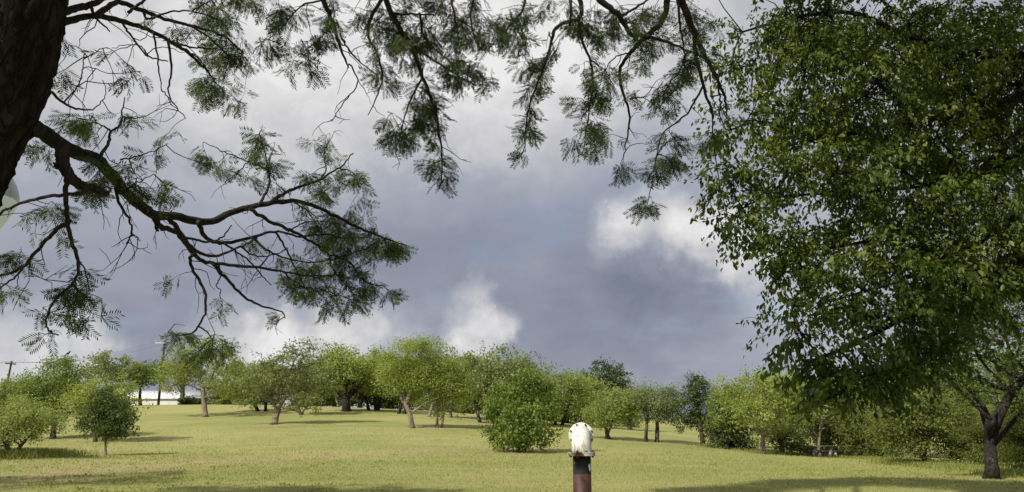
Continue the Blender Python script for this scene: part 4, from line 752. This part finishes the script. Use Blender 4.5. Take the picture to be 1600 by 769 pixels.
    pos = np.repeat(sprays, nl, 0) + o_ * np.repeat(LN, nl)[:, None] * (t_ - .3) + np.array([0, 0, -.05]) * t_ + g.normal(0, .035, (N_, 3))
    side = unit(np.cross(o_, g.standard_normal((N_, 3)))); yd = unit(o_ * .5 + side * .8 + np.array([0, 0, -.85]) + g.normal(0, .25, (N_, 3)))
    nn = np.array([0, 0, 1.0]) + g.normal(0, .5, (N_, 3)); zd = unit(nn - yd * (nn * yd).sum(1, keepdims=True)); xd = np.cross(yd, zd)
    RM = np.stack([xd, yd, zd], 1); SZ = g.uniform(.05, .105, N_) * np.repeat(g.uniform(.75, 1.2, ns), nl); TN = np.clip(np.repeat(np.array(stone), nl) + g.normal(0, .16, N_), 0, 1); TI = g.integers(0, 3, N_)
    L = [(pos[q], RM[q], SZ[q], int(TI[q]), TN[q]) for q in range(N_)]
    wood.obj('trunk', M['bark_near'], root, True, base)
    temps = [broad_leaf('leaf', f) for f in (.06, .12, .02)]
    tm = []
    for V, T in temps:
        mb = MB(); mb.add(V, T, None, tone=.55); me = mb.mesh('leaf'); me.materials.append(M['near_broad']); tm.append(me)
    dist = np.array([np.linalg.norm(l[0] - EYE) for l in L]); pxs = np.array([CX + F * (l[0][0] / (l[0] - EYE).dot(FWD)) for l in L]); pys = np.array([CY - F * ((l[0] - EYE).dot(UPV) / (l[0] - EYE).dot(FWD)) for l in L])
    score = np.array([l[2] for l in L]) / dist * ((pxs < 1590) & (pys > 8) & (pys < 640)) * (1 + .25 * (pxs < 1260))
    single = set(np.argsort(-score)[:300].tolist()); mass = MB(); Vs = {0: [], 1: [], 2: []}
    for i, (p, Rm, sz, ti, tn) in enumerate(L):
        if i in single:
            o = bpy.data.objects.new('leaf', tm[ti]); COL.objects.link(o); o.parent = root; m4 = Matrix.Identity(4)
            for a in range(3):
                for b in range(3): m4[a][b] = float(Rm[b][a]) * sz
                m4[a][3] = float(p[a] - base[a])
            o.matrix_basis = m4
        else: Vs[ti].append((p, Rm, sz, tn))
    for ti, lst in Vs.items():
        V, T = temps[ti]; Pn = np.array([l[0] for l in lst]); Rn = np.array([l[1] for l in lst]); sn = np.array([l[2] for l in lst])
        W = np.einsum('vk,nkj->nvj', V, Rn) * sn[:, None, None] + Pn[:, None, :]
        Tn = (T[None] + (np.arange(len(lst)) * len(V))[:, None, None]).reshape(-1, 4)
        mass.add(W.reshape(-1, 3), Tn, None, np.repeat([l[3] for l in lst], len(V)))
    fo = mass.obj('foliage', M['near_broad'], root, False, base); fo['kind'] = 'stuff'
    print('right tree leaves', len(L))
right_tree()

# ------------------------------------------------------------------ capped vent pipe in the lawn
def pipe_vent():
    D = 7.4; s = D / F
    top = at(909, 712, D); X, Y = top[0], top[1]; zf = top[2]; g0 = gz(X, Y)
    root = thing('vent_pipe', 'standing iron pipe with white rusty flanged elbow on top, black and brown below', 'pipe', (X, Y, g0)); root.rotation_euler = (0, 0, R(-4.5))
    # painted lower pipe
    m, t, out = new_mat('painted_pipe'); tcn = t.n('ShaderNodeTexCoord'); p = tcn.outputs['Object']
    sepz = t.n('ShaderNodeSeparateXYZ', None, _0=p).outputs[2]
    n = t.noise(p, 9, 5, .6); nf = t.noise(p, 40, 4, .65)
    edge = t.m('ADD', sepz, t.m('MULTIPLY', t.m('SUBTRACT', n, .5), .035))
    h = zf - g0
    brown = t.mix(t.rng(nf, .4, .7), (.075, .032, .024), (.11, .052, .040))
    c = t.mix(t.rng(edge, h - .170, h - .160), brown, t.mix(t.rng(nf, .55, .8), (.010, .010, .010), (.022, .020, .018)))
    chip = t.noise(t.vm('MULTIPLY', p, (1, 1, .45)), 11, 3, .5)
    c = t.mix(t.rng(chip, .70, .72), c, (.62, .58, .52))
    b = t.n('ShaderNodeBsdfPrincipled', None, Base_Color=c, Roughness=.6)
    bp = t.n('ShaderNodeBump', None, Strength=.25, Distance=.004, Height=nf); t.nt.links.new(bp.outputs[0], b.inputs['Normal']); t.nt.links.new(b.outputs[0], out.inputs[0])
    mb = MB(); r = 13.6 * s
    mb.lathe([(0, -.3), (r, -.3), (r, h * .5), (r, h - .006), (0, h - .006)], 40); mb.obj('pipe', m, root, True)
    # white paint with rust
    def white(name, rust_lo, rust_hi):
        m, t, out = new_mat(name); tcn = t.n('ShaderNodeTexCoord'); p = tcn.outputs['Object']
        n = t.noise(p, 14, 6, .65); sp = t.noise(p, 75, 3, .6); st = t.noise(t.vm('MULTIPLY', p, (1, 1, .15)), 30, 4, .6)
        c = t.mix(t.rng(st, .45, .75), (.74, .75, .70), (.56, .56, .49))
        c = t.mix(t.rng(sp, .63, .67), c, (.10, .06, .04)); c = t.mix(t.m('MULTIPLY', t.rng(t.noise(t.vm('MULTIPLY', p, (1, 1, .06)), 42, 3, .5), .58, .66), .7), c, (.33, .20, .11))
        c = t.mix(t.rng(n, rust_lo, rust_hi), c, t.mix(t.rng(sp, .4, .6), (.28, .085, .035), (.13, .045, .025)))
        b = t.n('ShaderNodeBsdfPrincipled', None, Base_Color=c, Roughness=.55)
        bp = t.n('ShaderNodeBump', None, Strength=.3, Distance=.004, Height=n); t.nt.links.new(bp.outputs[0], b.inputs['Normal']); t.nt.links.new(b.outputs[0], out.inputs[0])
        return m
    wm = white('white_paint', .64, .70); wr = white('white_paint_rusty', .50, .57)
    fr = 20.5 * s; th = .016
    def flange(z0, mat, nm):
        mb = MB(); mb.lathe([(r * .9, z0), (fr - .003, z0), (fr, z0 + .003), (fr, z0 + th - .003), (fr - .003, z0 + th), (r * .9, z0 + th)], 48); return mb.obj(nm, mat, root, False)
    flange(h, wr, 'flange'); fl2 = flange(h + th + .002, wr, 'flange')
    # the elbow: rises, then turns away from the camera
    re = 15.0 * s; z1 = h + 2 * th + .002; zc = at(909, 681, D)[2] - g0
    Rb = .115; path = [(0, 0, z1 - .004), (0, 0, z1 + .01)]
    zs = max(zc - Rb, z1 + .012)
    for q in range(0, 13):
        a_ = q / 12 * math.pi / 2; path.append((0, Rb - Rb * math.cos(a_), zs + Rb * math.sin(a_)))
    zc = zs + Rb; path.append((0, Rb + .02, zc))
    mb = MB(); mb.tube(path, re, 40); mb.obj('elbow', wm, root, True)
    ax = np.array([[1, 0, 0], [0, 0, 1], [0, 1, 0]], float)     # local z -> world y
    fo_r = 19.5 * s
    for q, mat in ((0, wm), (1, wr)):
        y0 = Rb + .02 + q * (th + .002)
        mb = MB(); mb.lathe([(re * .8 if q == 0 else 0, y0), (fo_r - .003, y0), (fo_r, y0 + .003), (fo_r, y0 + th - .003), (fo_r - .003, y0 + th), (0, y0 + th)], 48, axis=[[1, 0, 0], [0, 0, 1], [0, 1, 0]], centre=(0, 0, zc)); mb.obj('flange' if q == 0 else 'cover_plate', mat, root, False)
    # bolts, each a stud with two hex nuts
    bm_ = MB(); bm_.lathe([(0, -.034), (.0055, -.034), (.0055, .034), (0, .034)], 8)
    bm_.lathe([(0, .018), (.0105, .018), (.0105, .028), (0, .028)], 6); bm_.lathe([(0, -.028), (.0105, -.028), (.0105, -.018), (0, -.018)], 6)
    bme = bm_.mesh('bolt'); rust = plain_mat('rusty_bolt', (.10, .04, .025), (.22, .085, .04), .8, 40); bme.materials.append(rust)
    rb = (fr + r) / 2 + .004
    for q in range(8):
        a_ = (q + .5) / 8 * 2 * math.pi; o = link('bolt', bme, None, root, (rb * math.cos(a_), rb * math.sin(a_), h + th + .001))
    rb2 = (fo_r + re) / 2 + .001
    for q in range(8):
        a_ = (q + .5) / 8 * 2 * math.pi; o = link('bolt', bme, None, root, (rb2 * math.cos(a_), Rb + .02 + th + .001, zc + rb2 * math.sin(a_))); o.rotation_euler = (math.pi / 2, 0, 0)
pipe_vent()

# ------------------------------------------------------------------ picnic table
def picnic():
    c = at(1284.5, 715, 53.0); z = gz(c[0], c[1]); rz = R(6)
    root = thing('picnic_table', 'weathered picnic table with pale legs in front of the thicket', 'picnic table', (c[0], c[1], z)); root.rotation_euler = (0, 0, rz)
    wd = bark_mat('weathered_wood', (.13, .10, .075), (.30, .25, .19), 12, .3); conc = plain_mat('pale_concrete', (.36, .34, .30), (.5, .48, .43), .9, 20)
    for q in range(5):
        mb = MB(); mb.box((0, -.34 + q * .17, .74), (1.9, .155, .045)); mb.obj('plank', wd, root)
    for sg in (-1, 1):
        for q in range(2): mb = MB(); mb.box((0, sg * (.66 + q * .15), .44), (1.9, .135, .045)); mb.obj('bench_plank', wd, root)
    for sx_ in (-.55, .55):
        mb = MB(); mb.box((sx_, 0, .36), (.16, .5, .71)); mb.obj('support', conc, root)
        mb = MB(); mb.box((sx_, 0, .375), (.12, 1.6, .085)); mb.obj('crossbeam', conc, root)
        for sg in (-1, 1): mb = MB(); mb.box((sx_, sg * .735, .16), (.13, .22, .36)); mb.obj('leg', conc, root)
picnic()

# ------------------------------------------------------------------ things on the crest: building, poles, wires, water tower, bird
def building():
    wall = plain_mat('white_sheet_wall', (.60, .60, .58), (.72, .72, .70), .5, 1.2); roof = plain_mat('white_sheet_roof', (.70, .70, .70), (.82, .82, .82), .45, 1.0)
    def hall(name, label, px0, px1, D, dep, eave_py, ridge_py, doors):
        A, Bq = at(px0, 640, D), at(px1, 640, D); wd = Bq[0] - A[0]; c = ((A[0] + Bq[0]) / 2, D + dep / 2); z = min(gz(A[0], D), gz(Bq[0], D + dep), gz(c[0], D)) - .1
        root = thing(name, label, 'building', (c[0], c[1], z), 'white metal buildings behind the crest')
        ze = at(px0, eave_py, D)[2] - z; zr = at(px0, ridge_py, D)[2] - z; hw, hd = wd / 2, dep / 2
        mb = MB(); mb.add([(-hw, -hd, 0), (hw, -hd, 0), (hw, hd, 0), (-hw, hd, 0), (-hw, -hd, ze), (hw, -hd, ze), (hw, hd, ze), (-hw, hd, ze), (-hw, 0, zr), (hw, 0, zr)], [[0, 1, 5, 4], [2, 3, 7, 6]], None)
        mb.add([(-hw, -hd, 0), (-hw, hd, 0), (-hw, hd, ze), (-hw, 0, zr), (-hw, -hd, ze)], None, [[0, 4, 3], [0, 3, 1], [1, 3, 2]]); mb.add([(hw, -hd, 0), (hw, hd, 0), (hw, hd, ze), (hw, 0, zr), (hw, -hd, ze)], None, [[0, 3, 4], [0, 1, 3], [1, 2, 3]])
        mb.obj('wall', wall, root)
        for sg in (-1, 1):
            o_ = .35; a_ = np.array([(-hw - o_, sg * (hd + o_), ze - o_ * (zr - ze) / hd), (hw + o_, sg * (hd + o_), ze - o_ * (zr - ze) / hd), (hw + o_, 0, zr), (-hw - o_, 0, zr)])
            V = np.vstack([a_ + [0, 0, .03], a_ + [0, 0, .11]]); mb = MB(); mb.add(V, [[3, 2, 1, 0], [4, 5, 6, 7], [0, 1, 5, 4], [1, 2, 6, 5], [2, 3, 7, 6], [3, 0, 4, 7]]); rf = mb.obj('roof', roof, root)
            for q in range(int(wd // 1.2)):
                x = -hw + .6 + q * 1.2; mb = MB(); P0 = np.array([x, sg * (hd + o_), ze - o_ * (zr - ze) / hd + .12]); P1 = np.array([x, 0.05 * sg, zr + .12]); mb.tube([P0, P1], .035, 4); mb.obj('rib', roof, rf)
        dm = plain_mat('grey_door', (.25, .26, .27), (.32, .33, .34), .5)
        for x in doors: mb = MB(); mb.box((x * hw, -hd - .04, 1.1), (2.2, .06, 2.2)); mb.obj('door', dm, root)
    hall('white_building', 'long white metal building behind the crest, left of the tall tree', 186, 303, 150, 16, 623, 609, (-.6,))
    hall('white_building', 'smaller white building behind the crest, right end of the row', 285, 312, 138, 9, 622, 616.5, ())
building()

def poles():
    wd = bark_mat('pole_wood', (.035, .028, .022), (.09, .075, .06), 5, .3); gl = plain_mat('grey_insulator', (.35, .36, .38), (.5, .5, .5), .3); ar = plain_mat('weathered_crossarm', (.42, .40, .37), (.55, .53, .49), .7); wr = plain_mat('cable', (.03, .03, .03), (.05, .05, .05), .6)
    def pole(label, px, py0, py1, D, arm, tilt=0, arm_mat=wd, arms=1):
        b = at(px, py0, D); z = gz(b[0], b[1]); h = at(px, py1, D)[2] - z
        root = thing('utility_pole', label, 'utility pole', (b[0], b[1], z), 'utility poles on the crest'); root.rotation_euler = (0, R(tilt), R(12))
        mb = MB(); mb.tube([(0, 0, -.3), (0, 0, h * .5), (0, 0, h)], [.20, .17, .13], 12); mb.obj('pole', wd, root, True); pts = []
        for q in range(arms):
            za = h - .45 - q * 1.1; cr = MB(); cr.box((0, -.2, za), (arm, .14, .17)); co = cr.obj('crossarm', arm_mat, root)
            for x in (-.45, -.2, .2, .45):
                mb = MB(); mb.lathe([(.03, 0), (.03, .08), (.09, .1), (.06, .2), (.03, .24), (0, .24)], 10, centre=(x * arm, -.2, za + .085)); mb.obj('insulator', gl, co)
                if q == 0: pts.append((x * arm, -.2, za + .3))
        bpy.context.view_layer.update(); mw = root.matrix_basis
        return [np.array(mw @ Vector(p)) for p in pts]
    A = pole('tall utility pole on the crest left of the tall pale trunked tree', 247, 636, 532, 116, 2.6, 0, ar)
    Bp = pole('utility pole at the left frame edge above the small green tree', 3, 640, 564, 120, 1.5, 3, wd, 1)
    C = pole('utility pole beyond the left frame edge', -330, 650, 545, 122, 2.4, 0)
    lab = ['leftmost', 'inner left', 'inner right', 'rightmost']
    for q in range(4):
        for (P, Q, nm) in ((Bp, A, 'between the two poles in view'), (C, Bp, 'running out of the left frame edge')):
            t = np.linspace(0, 1, 14)[:, None]; S = P[q] * (1 - t) + Q[q] * t; S[:, 2] -= (1.1 * 4 * t * (1 - t))[:, 0]
            mb = MB(); mb.tube(S, .009, 4); o = mb.obj('power_line', wr, None, True); tag(o, f'thin dark overhead wire {nm}, on the {lab[q]} insulator', 'wire', f'overhead wires {nm}')
poles()

def water_tower():
    D = 115.0; c = at(-54, 300, D); z = gz(c[0], c[1]); zt = lambda py: at(-46, py, D)[2] - z
    root = thing('water_tower', 'white water tower tank peeking out behind the black trunk', 'water tower', (c[0], c[1], z))
    wp = plain_mat('white_tank_paint', (.64, .70, .86), (.70, .75, .90), .5, .4); gp = plain_mat('grey_tank_paint', (.26, .27, .30), (.32, .33, .36), .5, .4)
    k = D / F; r = 74 * k; mb = MB()
    mb.lathe([(r, zt(308)), (r * .97, zt(318)), (r * .66, zt(362)), (r * .36, zt(405)), (r * .27, zt(422)), (r * .24, zt(440)), (r * .24, zt(560)), (r * .28, zt(600)), (r * .42, -.3)], 48); mb.obj('pedestal', wp, root, True)
    mb = MB(); mb.lathe([(r + .01, zt(308)), (r, zt(298)), (r * .93, zt(284)), (r * .80, zt(268)), (r * .55, zt(252)), (r * .25, zt(244)), (0, zt(242))], 48); mb.obj('tank', gp, root, True)
    for q in range(12):
        a_ = q / 12 * 6.283; P = [(math.cos(a_) * (r * f + .06), math.sin(a_) * (r * f + .06), zt(y)) for f, y in ((1, 310), (1, 300), (.93, 284), (.8, 268), (.55, 252))]
        mb = MB(); mb.tube(P, .03, 5); mb.obj('seam', gp, root, True)
water_tower()

def bird():
    D = 52.0; p = at(106, 556, D)
    root = thing('bird', 'small black bird perched on top of the rounded dark green tree', 'bird', p)
    bm_ = plain_mat('black_feathers', (.012, .012, .014), (.025, .025, .03), .5)
    mb = MB(); mb.tube([(-.12, 0, .10), (-.07, 0, .13), (0, 0, .17), (.06, 0, .22), (.09, 0, .27), (.11, 0, .30)], [.02, .055, .075, .06, .045, .03], 12); mb.tube([(.10, 0, .29), (.12, 0, .30), (.145, 0, .30)], [.045, .04, .02], 10); mb.obj('body', bm_, root, True)
    mb = MB(); mb.tube([(.15, 0, .30), (.20, 0, .29)], [.015, .003], 6); mb.obj('beak', bm_, root, True)
    mb = MB(); mb.tube([(-.10, 0, .11), (-.2, 0, .03), (-.28, 0, -.03)], [.03, .028, .03], 6); mb.obj('tail', bm_, root, True)
    for sg in (-1, 1): 
        mb = MB(); mb.tube([(0, .03 * sg, .1), (.01, .03 * sg, -.02), (.03, .03 * sg, -.04)], [.01, .008, .008], 5); mb.obj('leg', bm_, root, True)
        mb = MB(); mb.tube([(.04, .06 * sg, .2), (-.04, .07 * sg, .15), (-.15, .04 * sg, .09)], [.02, .035, .01], 8); mb.obj('wing', bm_, root, True)
bird()
